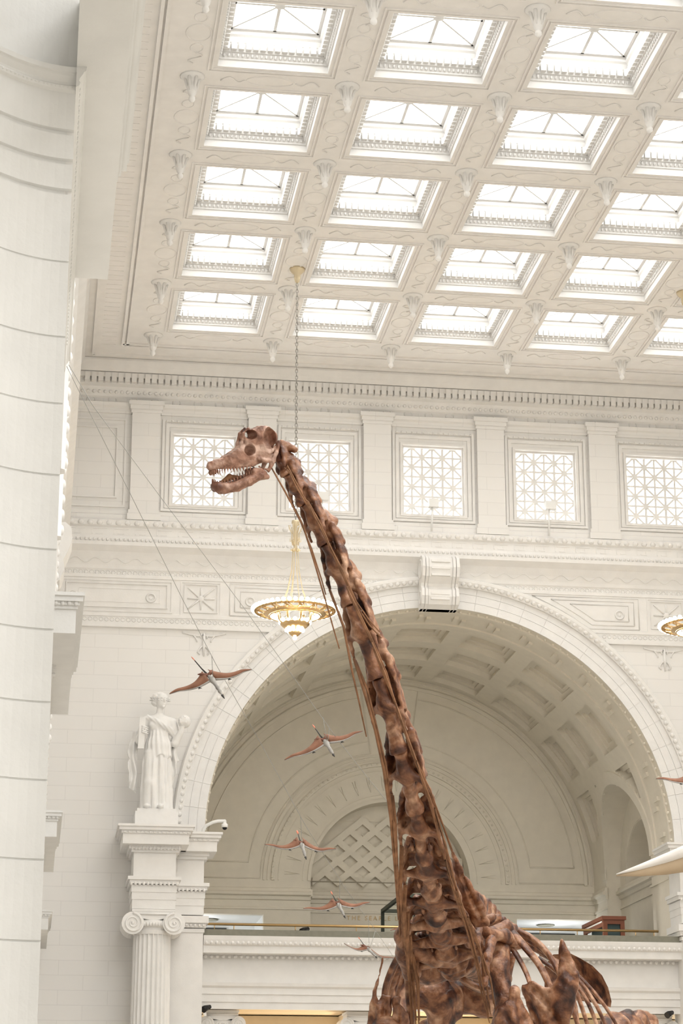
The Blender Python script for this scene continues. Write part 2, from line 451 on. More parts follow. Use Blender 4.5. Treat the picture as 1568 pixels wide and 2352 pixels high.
# lunette on the right: band, tunnel, back wall with inner arch
m = MB(); PH = np.linspace(0, PI, 41)
def vx(z): return CXA + math.sqrt(max(.01, RA * RA - (z - CZA) ** 2))
rings = []
for p in PH:
    row = []
    for r, o in ((LR - .01, .06), (LR - .01, -.04), (LR + .36, -.04), (LR + .4, .06)):
        z = CZA + r * math.sin(p); row.append((vx(z) + o, LY + r * math.cos(p), z))
    rings.append(row)
m.loft(rings)
XR2, XR3 = 17.92, 18.9
m.loft([[(vx(CZA + LR * math.sin(p)), LY + LR * math.cos(p), CZA + LR * math.sin(p)), (XR2, LY + LR * math.cos(p), CZA + LR * math.sin(p))] for p in PH], False, False)
IY, IZ, IR = LY, 8.97, 1.7                              # inner arched opening
for p, q in zip(PH[:-1], PH[1:]):
    f = lambda t, x=XR2: (x, IY + IR * math.cos(t), IZ + IR * math.sin(t)); g = lambda t: (XR2, LY + LR * math.cos(t), CZA + LR * math.sin(t))
    m.quad(f(p), f(q), g(q), g(p)); m.quad(f(p), f(q), f(q, XR3), f(p, XR3))
    h = lambda t, r, x: (x, IY + r * math.cos(t), IZ + r * math.sin(t))
    m.loft([[h(t, IR + .02, XR2), h(t, IR + .02, XR2 - .03), h(t, IR + .2, XR2 - .03), h(t, IR + .2, XR2)] for t in (p, q)], True, False)
for s_ in (-1, 1): m.add([(XR2, LY + s_ * LR, CZA), (XR2, LY + s_ * LR, IZ), (XR2, IY + s_ * IR, IZ)], [(0, 1, 2)])
m.quad((XR2, LY - LR, 6.4), (XR2, LY + LR, 6.4), (XR2, LY + LR, IZ), (XR2, LY - LR, IZ))
m.quad((XR2, IY - IR, IZ), (XR3, IY - IR, IZ), (XR3, IY + IR, IZ), (XR2, IY + IR, IZ))
m.quad((XR3, IY - 2, 8.9), (XR3, IY + 2, 8.9), (XR3, IY + 2, 11), (XR3, IY - 2, 11))
for a_, z0, z1 in ((.25, 9.1, 9.85), (.5, 9.25, 9.7)):
    for y in (IY - IR + a_, IY + IR - a_): m.box(XR3 - .06, XR3, y - .03, y + .03, z0, z1)
    for z in (z0, z1): m.box(XR3 - .055, XR3, IY - IR + a_ + .03, IY + IR - a_ - .03, z - .03, z + .03)
m.box(XR3 - .12, XR3, IY - IR + .1, IY + IR - .1, 9.93, 10.03)
for y0, y1 in ((58.02, LY - LR), (LY + LR, YV)):        # piers beside the recess
    m.box(CXA + RA, XR2 + .02, y0, y1, 6.4, 9.2)
MO = [(0, 8.58), (.05, 8.6), (.07, 8.7), (.16, 8.74), (.16, 8.82), (.1, 8.86), (.08, 8.95), (0, 8.97)]
for y0, y1, x in ((58.6, LY - LR + .1, CXA + RA), (LY - LR, LY + LR, XR2), (LY + LR - .1, YV, CXA + RA)):
    m.run_y(MO, y0, y1, x, -1); m.run_y([(0, 8.3), (.04, 8.3), (.04, 8.36), (0, 8.38)], y0, y1, x, -1)
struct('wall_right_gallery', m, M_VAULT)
m = MB().box(CXA - RA - .6, CXA - RA, 58.02, YV, 6.4, 9.2).run_y(MO, 58.6, YV, CXA - RA, 1)
struct('wall_left_gallery', m, M_VAULT)

# ---- lunette wall at the back of the gallery
NR, NX0, NX1 = 2.52, 8.43, 13.47
m = MB(); PB = lambda a, b, d: (a, YV + d, b)
DOORS = [(CXA - RA, 6.97, 6.4, 8.14), (14.95, CXA + RA, 6.4, 8.14)]
holes_grid(m, CXA - RA, CXA + RA, 6.4, CZA, [(NX0, NX1, 6.4, CZA)] + DOORS, PB, .3)
for p, q in zip(AN[:-1], AN[1:]):
    f = lambda t, r, y: (CXA + r * math.cos(t), y, CZA + r * math.sin(t))
    m.quad(f(p, NR, YV), f(q, NR, YV), f(q, RA + .02, YV), f(p, RA + .02, YV))
    m.quad(f(p, NR, YV), f(q, NR, YV), f(q, NR, YV + .7), f(p, NR, YV + .7))
NB = YV + .7
m.quad((NX0 - .2, NB, 6.4), (NX1 + .2, NB, 6.4), (NX1 + .2, NB, 12), (NX0 - .2, NB, 12))
for s_ in (-1, 1): m.quad((CXA + s_ * NR, YV, 6.4), (CXA + s_ * NR, NB, 6.4), (CXA + s_ * NR, NB, CZA), (CXA + s_ * NR, YV, CZA))
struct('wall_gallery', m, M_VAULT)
m = MB()
for x0, x1, y in ((CXA - RA, NX0, YV), (NX1, CXA + RA, YV), (NX0, NX1, NB)):
    m.run_x(MO, x0, x1, y); m.run_x([(0, 8.3), (.04, 8.3), (.04, 8.36), (0, 8.38)], x0, x1, y)
for s_ in (-1, 1): m.box(CXA + s_ * NR - .05, CXA + s_ * NR + .05, YV - .1, NB, 8.7, 8.92)
for r, w, o in ((NR, .1, .05), (2.75, .03, .03), (3.52, .03, .03), (3.66, .1, .07), (3.86, .03, .04), (3.98, .04, .05), (6.42, .04, .04), (6.2, .1, .06)):
    m.arc([(0, r), (o, r), (o, r + w), (0, r + w)], CXA, CZA, YV, 0, PI, 60)
for i in range(70):
    a = PI * (i + .5) / 70; m.sphere((CXA + 3.74 * math.cos(a), YV - .07, CZA + 3.74 * math.sin(a)), (.035, .02, .035), 6, 4)
for i in range(22):                                  # leaf ornaments on the inner archivolt
    a = PI * (i + .5) / 22
    for k in (-1, 1): m.tube([(CXA + r * math.cos(a + k * .03 * (r - 2.9)), YV - .012, CZA + r * math.sin(a + k * .03 * (r - 2.9))) for r in (2.88, 3.1, 3.36)], [.012, .03, .008], 5, True, .12)
for s_ in (-1, 1):                                   # the two curved panels
    for r0, r1, zb in ((4.1, 6.32, 9.25), (4.5, 5.92, 9.75)):
        a0 = math.asin((zb - CZA) / r1); b0 = math.asin((zb - CZA) / r0); top = 1.42
        f = lambda t, r: (CXA + s_ * r * math.cos(t), YV - .01, CZA + r * math.sin(t))
        pts = [f(t, r1) for t in np.linspace(a0, top, 24)] + [f(t, r0) for t in np.linspace(top, b0, 24)] + [f(a0, r1)]
        m.tube(pts, .022, 5)
struct('trim_9', m, M_VAULT)
m = MB(); cw, ch, wd = .4, .4, .13                    # diamond lattice in the niche
for i in range(-7, 8):
    for j in range(0, 7):
        if (i + j) % 2: continue
        x, z = CXA + .0 + i * cw, 9.25 + j * ch * .82
        if math.hypot(x - CXA, z - CZA) > 2.55: continue
        for di in (-1, 1):
            x2, z2 = x + di * cw, z + ch * .82
            if math.hypot(x2 - CXA, z2 - CZA) > 2.45 or z2 > 11.25: continue
            m.loft([[(x, y, z - wd), (x + di * wd * .0 , y, z + wd), (x2, y, z2 + wd), (x2, y, z2 - wd)] for y in (NB, NB - (.17 if di > 0 else .16))])
struct('trim_10', m, M_VAULT)
m = MB().box(CXA - 2.2, CXA + 2.2, NB - .02, NB, 11.2, 11.3); struct('trim_11', m, M_VAULT)

# ---- lettering on the niche wall
def text_obj(name, s, x, z, y, size, m_):
    cu = bpy.data.curves.new(name, 'FONT'); cu.body = s; cu.size = size; cu.extrude = .012; cu.space_character = 1.45
    o = bpy.data.objects.new(name, cu); COL.objects.link(o)
    o.rotation_euler = (PI / 2, 0, 0); o.location = (x, y, z + EYE); cu.materials.append(m_)
    return o
_lt = text_obj('wall_lettering', 'THE SEARLE LOUNGE', 9.66, 8.1, NB - .015, .19, M_GOLD)
bpy.context.view_layer.update()
_me = bpy.data.meshes.new_from_object(_lt)
t = bpy.data.objects.new('lettering', _me); COL.objects.link(t); t.matrix_world = _lt.matrix_world.copy(); bpy.data.objects.remove(_lt)
t.parent = bpy.data.objects['wall_gallery']; t.matrix_parent_inverse = t.parent.matrix_world.inverted()

# ---- rooms behind the two gallery doorways
for k, (x0, x1) in enumerate(((3.2, 6.97), (14.95, 18.4))):
    m = MB(); y0, y1 = YV + .3, 69.75
    m.quad((x0, y0, 8.14), (x1, y0, 8.14), (x1, y1, 8.14), (x0, y1, 8.14)); m.quad((x0, y0, 6.4), (x0, y1, 6.4), (x0, y1, 8.14), (x0, y0, 8.14))
    m.quad((x1, y0, 6.4), (x1, y1, 6.4), (x1, y1, 8.14), (x1, y0, 8.14)); m.quad((x0, y1, 6.4), (x1, y1, 6.4), (x1, y1, 8.14), (x0, y1, 8.14))
    struct('wall_side_room' if k == 0 else 'wall_far_room', m, M_WHITEP)
    dx = (5.4, 16.2)[k]
    r = build('ceiling_light', MB().lathe([(.26, 0), (.3, -.03), (.26, -.05), (.2, -.02), (.19, .01)], (dx, 68.3, 8.14), 20), M_GREY, None, (dx, 68.3, 8.14))
    tag(r, ('round recessed light in the white ceiling behind the left gallery doorway', 'round recessed light in the white ceiling behind the right gallery doorway')[k], 'ceiling light')
    c = build('black_panel', MB().box(x0 + .05, x1 - .9, 69.66, 69.73, 6.4, 8.02), M_BLACK, None, ((x0 + x1) / 2, 69.7, 6.4))
    tag(c, ('black panel across the back of the left gallery doorway', 'black panel across the back of the right gallery doorway')[k], 'panel')
    lamp('room_lamp', 'POINT', ((x0 + x1) / 2 - .3, 67.9, 7.2), 20, (.93, .96, 1.0), .15)

# ---- gallery floor, entablature, parapet
GX0, GX1 = CXA - RA, CXA + RA
struct('floor_gallery', MB().box(GX0, GX1 + 1.2, 58.05, 73, 6.2, 6.4), M_GREY)
GP = [(0, 4.58), (.12, 4.58), (.12, 4.76), (.15, 4.76), (.15, 4.96), (.18, 4.96), (.18, 5.12), (.24, 5.17), (.26, 5.25), (.1, 5.27), (.1, 5.98), (.5, 6.0), (.5, 6.18), (.56, 6.22), (.6, 6.34), (.62, 6.44), (0, 6.44)]
m = MB().run_x(GP, GX0, GX1, 58.2); m.eggs_x(GX0, GX1, .14, 58.2 - .56, 6.26, .05); m.eggs_x(GX0, GX1, .16, 58.2 - .2, 5.93, .04)
struct('trim_12', m, M_PL)
struct('trim_13', MB().box(GX0, GX1, 57.74, 58.1, 6.4, 6.62), M_GREY)
rail = thing('brass_rail', 'long thin brass handrail along the front of the gallery', 'handrail', (GX0, 57.9, 6.6))
build('handrail', MB().tube([(GX0, 57.9, 6.77), (GX1 - .6, 57.9, 6.77)], .036, 8), M_BRASS, rail)
for px in (492, 537, 678, 818, 960, 1110, 1240, 1325, 1459, 1501):
    x = at(px, 2135, 57.9)[0]; build('post', MB().tube([(x, 57.9, 6.6), (x, 57.9, 6.76)], .013, 6), M_BRASS, rail)

for x in (7.4, 10.95, 14.5): lamp('vault_fill', 'POINT', (x, 60.2, 6.48), 26, (1, .96, .9), .2)  # unseen fill lamps added behind the parapet to brighten the vault

# ---- hall under the gallery
m = MB().quad((GX0 - 3, 58.2, 4.61), (GX1 + 3, 58.2, 4.61), (GX1 + 3, 66, 4.61), (GX0 - 3, 66, 4.61))
for x in (5.02, 8.78, 13.1, 16.88): m.box(x - .4, x + .4, 59.5, 66, 4.2, 4.58)
for y in (60.6, 63.3): m.box(GX0 - 3, GX1 + 3, y - .3, y + .3, 4.2, 4.58)
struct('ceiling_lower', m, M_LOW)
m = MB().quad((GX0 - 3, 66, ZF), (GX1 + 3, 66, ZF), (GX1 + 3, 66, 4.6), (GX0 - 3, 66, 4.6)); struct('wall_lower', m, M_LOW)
lamp('lower_hall_lamp', 'POINT', (10, 62, 1.5), 260, (1, .8, .55), .5)

# ---- ionic columns
def volute(m, c, y0, y1, r0, sgn):
    """scroll face at y0 with a rolled cushion back to y1"""
    pts = []; rad = []
    for i in range(34):
        t = i / 33; a = PI / 2 + sgn * t * 2 * PI * 2.1; r = r0 * (.88 - .76 * t)
        pts.append((c[0] + r * math.cos(a), y0, c[2] + r * math.sin(a))); rad.append(r0 * (.13 - .07 * t))
    m.tube(pts, rad, 6); m.sphere((c[0], y0, c[2]), (r0 * .16, .03, r0 * .16), 8, 5)
    n = 20; rings = []
    for y, s_ in ((y0, 1.0), (y0 + .05, .97), ((y0 + y1) / 2, .78), (y1 - .05, .97), (y1, 1.0)):
        rings.append([(c[0] + r0 * s_ * math.cos(2 * PI * j / n), y, c[2] + r0 * s_ * math.sin(2 * PI * j / n)) for j in range(n)])
    m.loft(rings, True, True, False)
def ionic(cx, cy, ztop, r, label, vr=.29, vo=.53, group=None):
    t = thing('ionic_column', label, 'column', (cx, cy, ZF), group); t['kind'] = 'thing'
    m = MB(); n = 24 * 8; rings = []
    for z, s_ in ((ZF + .5, 1.08), (2.0, 1.04), (ztop - .62, .97)):
        row = []
        for j in range(n):
            a = 2 * PI * j / n; ph = (j % 8) / 8; d = 0 if ph < .13 else .055 * math.sin(PI * (ph - .13) / .87)
            rr = (r - d * r / .5) * s_; row.append((cx + rr * math.cos(a), cy + rr * math.sin(a), z))
        rings.append(row)
    m.loft(rings); m.lathe([(r * .98, ztop - .62), (r * 1.0, ztop - .58), (r * 1.02, ztop - .53), (r * .97, ztop - .5), (r * .97, ztop - .3)], (cx, cy, 0), 32, False)
    m.lathe([(r * 1.35, ZF), (r * 1.35, ZF + .18), (r * 1.25, ZF + .3), (r * 1.15, ZF + .38), (r * 1.1, ZF + .5)], (cx, cy, 0), 32)
    build('shaft', m, M_PL, t)
    m = MB(); zv = ztop - .36
    m.lathe([(r * .99, ztop - .46), (r * 1.12, ztop - .4), (r * 1.15, ztop - .32), (r * 1.05, ztop - .26)], (cx, cy, 0), 28)
    for i in range(9):
        x = cx - .3 + i * .075; m.sphere((x, cy - math.sqrt(max(0, (r * 1.13) ** 2 - (x - cx) ** 2)), ztop - .38), (.032, .03, .06), 6, 4)
    yf = cy - r * 1.12
    m.loft([[(cx - vo, y, ztop - .04), (cx + vo, y, ztop - .04), (cx + vo, y, zv + .2 * vr / .26), (cx + vo * .5, y, zv + .12), (cx, y, zv + .07), (cx - vo * .5, y, zv + .12), (cx - vo, y, zv + .2 * vr / .26)] for y in (yf + .03, cy + r)])
    m.tube([(cx - vo, yf + .02, ztop - .12), (cx, yf + .02, ztop - .12), (cx + vo, yf + .02, ztop - .12)], .03, 6)
    m.box(cx - vo * 1.05, cx + vo * 1.05, yf + .02, cy + r * 1.05, ztop - .06, ztop)
    build('capital', m, M_PL, t)
    for s_ in (-1, 1):
        m = MB(); volute(m, (cx + s_ * vo, 0, zv), yf - .01, cy + r * 1.0, vr, s_); build('volute', m, M_PL, t)
    return t
ionic(3.02, 56.95, 6.95, .5, 'fluted white ionic column beneath the robed statue')
ionic(5.02, 58.85, 4.58, .42, 'white ionic column under the left end of the gallery', .2, .42)
ionic(8.78, 58.85, 4.58, .42, 'white ionic column under the gallery, second from its left end', .2, .42)
ionic(16.88, 58.85, 4.58, .42, 'white ionic column under the right end of the gallery', .2, .42)

def stack(m, x0, x1, yf, yb, levels):
    for z0, z1, o in levels: m.box(x0 - o, x1 + o, yf - o, yb, z0, z1)
LV = [(6.96, 7.2, 0), (7.2, 7.39, .015), (7.39, 7.58, .03), (7.6, 7.7, .08), (7.7, 7.79, .13), (7.79, 8.42, -.01), (8.42, 8.5, .06), (8.5, 8.62, .12), (8.6, 8.87, .3), (8.87, 8.95, .34), (8.95, 9.04, .4), (9.04, 9.1, .44)]
m = MB(); stack(m, 2.46, 3.58, 56.45, D, LV)
for i in range(12): m.sphere((2.42 + i * .108, 56.37, 7.6), (.04, .035, .05), 6, 4)
for i in range(16): m.sphere((2.2 + i * .11, 56.12, 8.9), (.045, .04, .035), 6, 4)
for i in range(14): m.sphere((2.42 + i * .094, 56.33, 8.52), (.03, .03, .06), 6, 4)
struct('trim_14', m, M_PL)
m = MB()
for s_ in (0, 1):
    x0, x1 = (3.5, 4.4) if s_ == 0 else (17.45, 18.4)
    stack(m, x0, x1, 57.55, D + .6, [(ZF, 6.5, 0), (6.5, 6.6, .03), (6.62, 6.74, .07), (6.74, 6.92, .13)] + LV)
    for i in range(9): m.sphere((x0 + i * .112, 57.46, 7.6), (.04, .035, .05), 6, 4); m.sphere((x0 + i * .112, 57.46, 6.68), (.04, .035, .04), 6, 4); m.sphere((x0 - .05 + i * .125, 57.22, 8.9), (.045, .04, .035), 6, 4)
struct('trim_15', m, M_PL)

# ---- left side wall: piers, arches, upper wall
XW = 0.03
PIERS = [(10.93, 14.7), (25.43, 29.2), (39.93, 43.7), (54.4, 58.2)]
m = MB()
for y0, y1 in PIERS: m.box(-2.2, XW, y0 + (.02 if y0 < 12 else 0), y1, ZF, 8.6)
ARC = [(14.7, 25.43), (29.2, 39.93), (43.7, 54.4)]
for y0, y1 in PIERS: m.quad((XW, y0, 8.6), (XW, y1, 8.6), (XW, y1, 17.2), (XW, y0, 17.2))
m.quad((XW, YB, 8.9), (XW, 10.93, 8.9), (XW, 10.93, 17.2), (XW, YB, 17.2))
for y0, y1 in ARC:
    c, r = (y0 + y1) / 2, (y1 - y0) / 2
    for p, q in zip(AN[:-1], AN[1:]):
        f = lambda t, x: (x, c + r * math.cos(t), 8.6 + r * math.sin(t)); g = lambda t: (XW, c + r * math.cos(t), 17.2)
        m.quad(f(p, XW), f(q, XW), g(q), g(p)); m.quad(f(p, XW), f(q, XW), f(q, -2.2), f(p, -2.2))
m.quad((XL, YB, 17), (XL, D, 17), (XL, D, 23), (XL, YB, 23))
m.quad((-7, YB, ZF), (-7, D, ZF), (-7, D, 15), (-7, YB, 15)); m.quad((-7, YB, 15), (XW, YB, 15), (XW, D, 15), (-7, D, 15))
m.quad((-2.2, 2, 7.45), (XW, 2, 7.45), (XW, 10.93, 7.45), (-2.2, 10.93, 7.45))  # unseen niche ceiling, lowered to shade the plain head below
struct('wall_left', m, M_WALL)
m = MB()
for y0, y1 in ARC:
    c, r = (y0 + y1) / 2, (y1 - y0) / 2
    m.loft([[(XW + o, c + q * math.cos(a), 8.6 + q * math.sin(a)) for o, q in ((0, r), (.05, r), (.05, r + .3), (.1, r + .34), (.1, r + .52), (0, r + .56))] for a in np.linspace(0, PI, 60)])
    for i in range(80):
        a = PI * (i + .5) / 80; m.sphere((XW + .1, c + (r + .43) * math.cos(a), 8.6 + (r + .43) * math.sin(a)), (.04, .08, .08), 6, 4)
kp = [(.0, 15.0), (.28, 15.02), (.42, 14.9), (.46, 14.6), (.36, 14.3), (.26, 14.1), (.3, 13.9), (.2, 13.6), (0, 13.5)]
m.loft([[(XW + o, y, z) for o, z in kp] for y in (48.9, 49.95)])
m.run_y(ENT, YB, D, XL); m.run_y(CORN, YB, D, XL)
y = 20.0
while y < 57.6: m.box(XL + .28, XL + .43, y, y + .14, 21.93, 22.19); y += .189
for i in range(110): m.sphere((XL + .26, 30 + i * .25, 17.77), (.07, .09, .08), 6, 4)
struct('trim_16', m, M_PL)
m = MB()
for k, (y0, y1) in enumerate(((9.3, 13.8), (23.8, 28.2), (38.6, 43.1), (53.0, 57.4))):   # impost blocks at gallery level
    m.box(XW, .31, y0, y1, 6.0, 6.3); yc = y1 - .95
    m.box(XW, .33, y0 - .02, yc, 6.28, 6.32); m.box(XW, .35, y0 - .04, yc, 6.32, 6.36); m.box(XW, .385, y0 - .07, yc, 6.36, 6.42); m.box(XW, .4, y0 - .09, yc, 6.42, 6.46)
    for i in range(4): m.sphere((.08 + i * .075, y0 - .04, 6.34), (.028, .02, .03), 6, 4)
struct('trim_17', m, M_COOL)
# cove-shaped jamb of the nearest pier, with courses, an impost moulding and a plain head
def cove(off=0.0, n=22):
    pts = []
    for i in range(n + 1):
        x = -1.05 * i / n; pts.append((XW + x, 10.93 - (1.05 * x * x if x > -.55 else .3176 + 1.155 * (-x - .55)) - off))
    return pts
m = MB(); lev = []
zz = ZF
FS = .9588
joints = [q * FS for q in (-.88, -.46, -.04, .38, .8, 1.23, 1.65, 2.07, 2.49, 2.89, 3.34, 3.77, 4.19, 4.59, 5.05, 5.49, 5.68, 5.87)]
levels = [(ZF, 0)]
for n_, j in enumerate(joints):
    big = n_ > 14; w = .018 if big else .006; d_ = .022 if big else .008
    if j - w > ZF: levels += [(j - w, 0), (j - w * .6, -d_), (j + w * .6, -d_), (j + w, 0)]
IMP = [(5.87, 0), (5.88, .02), (5.9, .028), (5.91, .018), (5.925, .022), (5.955, .045), (5.968, .05), (5.972, .062), (6.0, .066)]
levels += [(z, o) for z, o in IMP] + [(6.0, -.02), (7.5, -.02)]
m.loft([[(x, y, z) for x, y in cove(o)] for z, o in levels], False, False)
for i in range(46):
    x = -i * .0225; m.sphere((XW + x, 10.93 - (1.05 * x * x if x > -.55 else .3176 + 1.155 * (-x - .55)) - .022, 5.895), (.0085, .008, .007), 6, 4)
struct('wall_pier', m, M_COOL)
m = MB()
for k, (y0, y1) in enumerate(PIERS):                   # impost moulding along the hall face of each pier
    m.run_y([(0, IMP[0][0])] + [(o * .85, z) for z, o in IMP] + [(0, 6.0)], y0 - .08, y1 + (.6 if k < 3 else 0), XW)
    if k: m.run_x([(0, IMP[0][0])] + [(o, z) for z, o in IMP] + [(0, 6.0)], -1.2, XW + .085, y0)
    for i in range(60): m.sphere((XW + .022, y0 + i * .065, 5.895), (.008, .024, .009), 5, 3)
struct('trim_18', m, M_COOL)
# plain closing walls that only bounce light
struct('wall_right', MB().quad((XR, YB, ZF), (XR, D, ZF), (XR, D, 23), (XR, YB, 23)), M_WALL)
struct('wall_front', MB().quad((-7, YB, ZF), (XR, YB, ZF), (XR, YB, 23), (-7, YB, 23)), M_WALL)

# ---- coffered ceiling with skylights
CXS = [10.85 + 3.32 * k for k in (-2, -1, 0, 1, 2)]
CYS = [55.0 - 3.66 * k - 1.31 for k in range(19)]
HX, HY = 1.17, 1.31
m = MB()
holes_grid(m, 1.86, 19.84, YB, 56.2, [(x - HX, x + HX, y - HY, y + HY) for x in CXS for y in CYS], lambda a, b, d: (a, b, ZC + d))
m.quad((0, YB, ZC + .02), (1.86, YB, ZC + .02), (1.86, D, ZC + .02), (0, D, ZC + .02)); m.quad((19.84, YB, ZC + .02), (21.7, YB, ZC + .02), (21.7, D, ZC + .02), (19.84, D, ZC + .02))
m.quad((1.86, 56.2, ZC + .02), (19.84, 56.2, ZC + .02), (19.84, D, ZC + .02), (1.86, D, ZC + .02))
struct('ceiling', m, M_CEIL)
m = MB()
for x in (.95, 1.75, 1.88): m.box(x - .04, x + .04, YB, 56.3 + (.8 if x < 1.5 else 0), ZC - .05, ZC + .02)
for y in (56.2, 56.35, 57.1): m.box(.95 if y > 57 else 1.75, 20, y - .04, y + .04, ZC - .05, ZC + .02)
for y in np.arange(24, 56.5, .3):                      # key pattern of the border
    m.box(1.15, 1.55, y, y + .02, ZC + .012, ZC + .02)
for i, y in enumerate(CYS):
    if y < 26: continue
    for j, x in enumerate(CXS):
        for o in (.12, .2):
            a, b = HX + o, HY + o
            for q in ((x - a, x + a, y - b, y - b + .035), (x - a, x + a, y + b - .035, y + b), (x - a, x - a + .035, y - b + .035, y + b - .035), (x + a - .035, x + a, y - b + .035, y + b - .035)): m.box(*q, ZC - .03, ZC)
    for x in [CXS[0] - 1.66] + [c + 1.66 for c in CXS]:  # ovals and scrolls on the beams
        m.ring((x, y, ZC), .26, .02, 20, 5, 'Z', .34)
        for s_ in (-1, 1):
            m.ring((x, y + s_ * .62, ZC), .13, .018, 12, 4, 'Z', .18)
            m.tube([(x + .14 * math.sin(t * 6), y + s_ * (.8 + .45 * t), ZC - .01) for t in np.linspace(0, 1, 9)], .02, 4)
    for x in CXS:
        m.ring((x, y + HY + .52, ZC), .5, .02, 22, 5, 'Z', .2)
        for s_ in (-1, 1): m.tube([(x + s_ * (.55 + .5 * t), y + HY + .52 + .1 * math.sin(t * 7), ZC - .01) for t in np.linspace(0, 1, 9)], .02, 4)
struct('trim_19', m, M_CEIL)

def coffer():
    """one coffer seen from below, centred on the origin at the ceiling plane"""
    m = MB()
    st = [(0, 0), (0, .16), (.03, .17), (.03, .2), (.07, .3), (.1, .3), (.1, .5), (.12, .52), (.16, .62), (.2, .66), (.2, .74), (.235, .78)]
    m.loft([[(sx * (HX - i), sy * (HY - i * 1.12), z) for sx, sy in ((-1, -1), (1, -1), (1, 1), (-1, 1))] for i, z in st], True, False)
    n = 14
    for k in range(n):                                   # dentils and eggs on the four sides
        for s_ in (-1, 1):
            a, b = HX - .1, HY - .11
            u = -a + (k + .5) * 2 * a / n; w = a / n * .72
            m.box(u - w, u + w, s_ * b - (.09 if s_ > 0 else 0), s_ * b + (0 if s_ > 0 else .09), .33, .49)
            v = -b + (k + .5) * 2 * b / n; w2 = b / n * .72
            m.box(s_ * a - (.09 if s_ > 0 else 0), s_ * a + (0 if s_ > 0 else .09), v - w2, v + w2, .33, .49)
    for k in range(22):
        for s_ in (-1, 1):
            u = -HX + .08 + (k + .5) * 2 * (HX - .08) / 22; m.sphere((u, s_ * (HY - .065), .25), (.035, .03, .05), 5, 3)
            v = -HY + .08 + (k + .5) * 2 * (HY - .08) / 22; m.sphere((s_ * (HX - .055), v, .25), (.03, .035, .05), 5, 3)
    return m
PHX, PHY, PZ = HX - .235, HY - .263, .78
def bars():
    m = MB(); t = .034
    def b(x0, y0, x1, y1, w=t):
        L = math.hypot(x1 - x0, y1 - y0); nx, ny = -(y1 - y0) / L * w, (x1 - x0) / L * w
        m.loft([[(x0 + nx, y0 + ny, z), (x0 - nx, y0 - ny, z), (x1 - nx, y1 - ny, z), (x1 + nx, y1 + ny, z)] for z in (PZ - .03, PZ + .03)])
    for s_ in (-1, 1):
        b(-PHX, s_ * PHY, PHX, s_ * PHY, .04); b(s_ * PHX, -PHY, s_ * PHX, PHY, .04)
        b(-PHX, s_ * PHY * -1, PHX, s_ * PHY, .022)
    b(0, -PHY, 0, PHY); b(-PHX, 0, PHX, 0)
    m.lathe([(.02, -.06), (.11, -.05), (.13, 0), (.13, .04)], (0, 0, PZ), 12)
    return m
def pane(): return MB().quad((-PHX, -PHY, PZ + .04), (PHX, -PHY, PZ + .04), (PHX, PHY, PZ + .04), (-PHX, PHY, PZ + .04))
src = None
M_SKYW = M_WHITEP
for i, y in enumerate(CYS):
    if y < 30: break
    for j, x in enumerate(CXS):
        nm = 'window_%d' % NW; NW += 1
        if src is None:
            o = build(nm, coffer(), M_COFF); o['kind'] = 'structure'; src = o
            build('skylight_bars', bars(), M_BAR, o); build('skylight_pane', pane(), M_SKYG, o)
        else:
            o = src.copy(); COL.objects.link(o); o.name = nm
            for ch in list(src.children): copy_part(ch, o)
        o.location = (x, y, ZC + EYE)
for j, x in enumerate(CXS):                              # the rows of skylights above and behind the camera
    m = MB()
    for y in CYS:
        if y < 30: m.quad((x - HX, y - HY, ZC + .3), (x + HX, y - HY, ZC + .3), (x + HX, y + HY, ZC + .3), (x - HX, y + HY, ZC + .3))
    struct('window_%d' % NW, m, M_SKYN); NW += 1
# ================================================================== ROUND-BODY MESHER (signed distances)
def smin(a, b, k):
    if k <= 0: return np.minimum(a, b)
    h = np.clip(.5 + .5 * (b - a) / k, 0, 1); return b + (a - b) * h - k * h * (1 - h)
def cap(P, a, b, ra, rb=None):
    rb = ra if rb is None else rb
    a, b = np.array(a, float), np.array(b, float); ba = b - a; pa = P - a
    t = np.clip((pa @ ba) / (ba @ ba + 1e-12), 0, 1)
    return np.linalg.norm(pa - t[:, None] * ba, axis=1) - (ra + (rb - ra) * t)
def ell(P, c, r, R=None):
    p = P - np.array(c, float)
    if R is not None: p = p @ np.array(R)          # columns of R: local axes
    r = np.array(r, float); k0 = np.linalg.norm(p / r, axis=1); k1 = np.linalg.norm(p / (r * r), axis=1)
    return k0 * (k0 - 1) / np.maximum(k1, 1e-9)
def bx(P, c, h, rd=0.0, R=None):
    p = P - np.array(c, float)
    if R is not None: p = p @ np.array(R)
    q = np.abs(p) - (np.array(h, float) - rd)
    return np.linalg.norm(np.maximum(q, 0), axis=1) + np.minimum(q.max(axis=1), 0) - rd
def chain(P, pts, rad, k=0.0):
    d = None
    for i in range(len(pts) - 1):
        e = cap(P, pts[i], pts[i + 1], rad[i], rad[i + 1]); d = e if d is None else smin(d, e, k)
    return d
def tri(P, a, b, c, r):
    """distance to a triangle, thickened by r"""
    a, b, c = [np.array(q, float) for q in (a, b, c)]
    ba, cb, ac = b - a, c - b, a - c; pa, pb, pc = P - a, P - b, P - c; n = np.cross(ba, ac)
    ins = np.sign(pa @ np.cross(ba, n)) + np.sign(pb @ np.cross(cb, n)) + np.sign(pc @ np.cross(ac, n)) < 2
    def e(v, p): 
        q = v * np.clip((p @ v) / (v @ v + 1e-12), 0, 1)[:, None] - p; return (q * q).sum(1)
    de = np.minimum(np.minimum(e(ba, pa), e(cb, pb)), e(ac, pc)); df = (pa @ n) ** 2 / (n @ n + 1e-12)
    return np.sqrt(np.where(ins, de, df)) - r
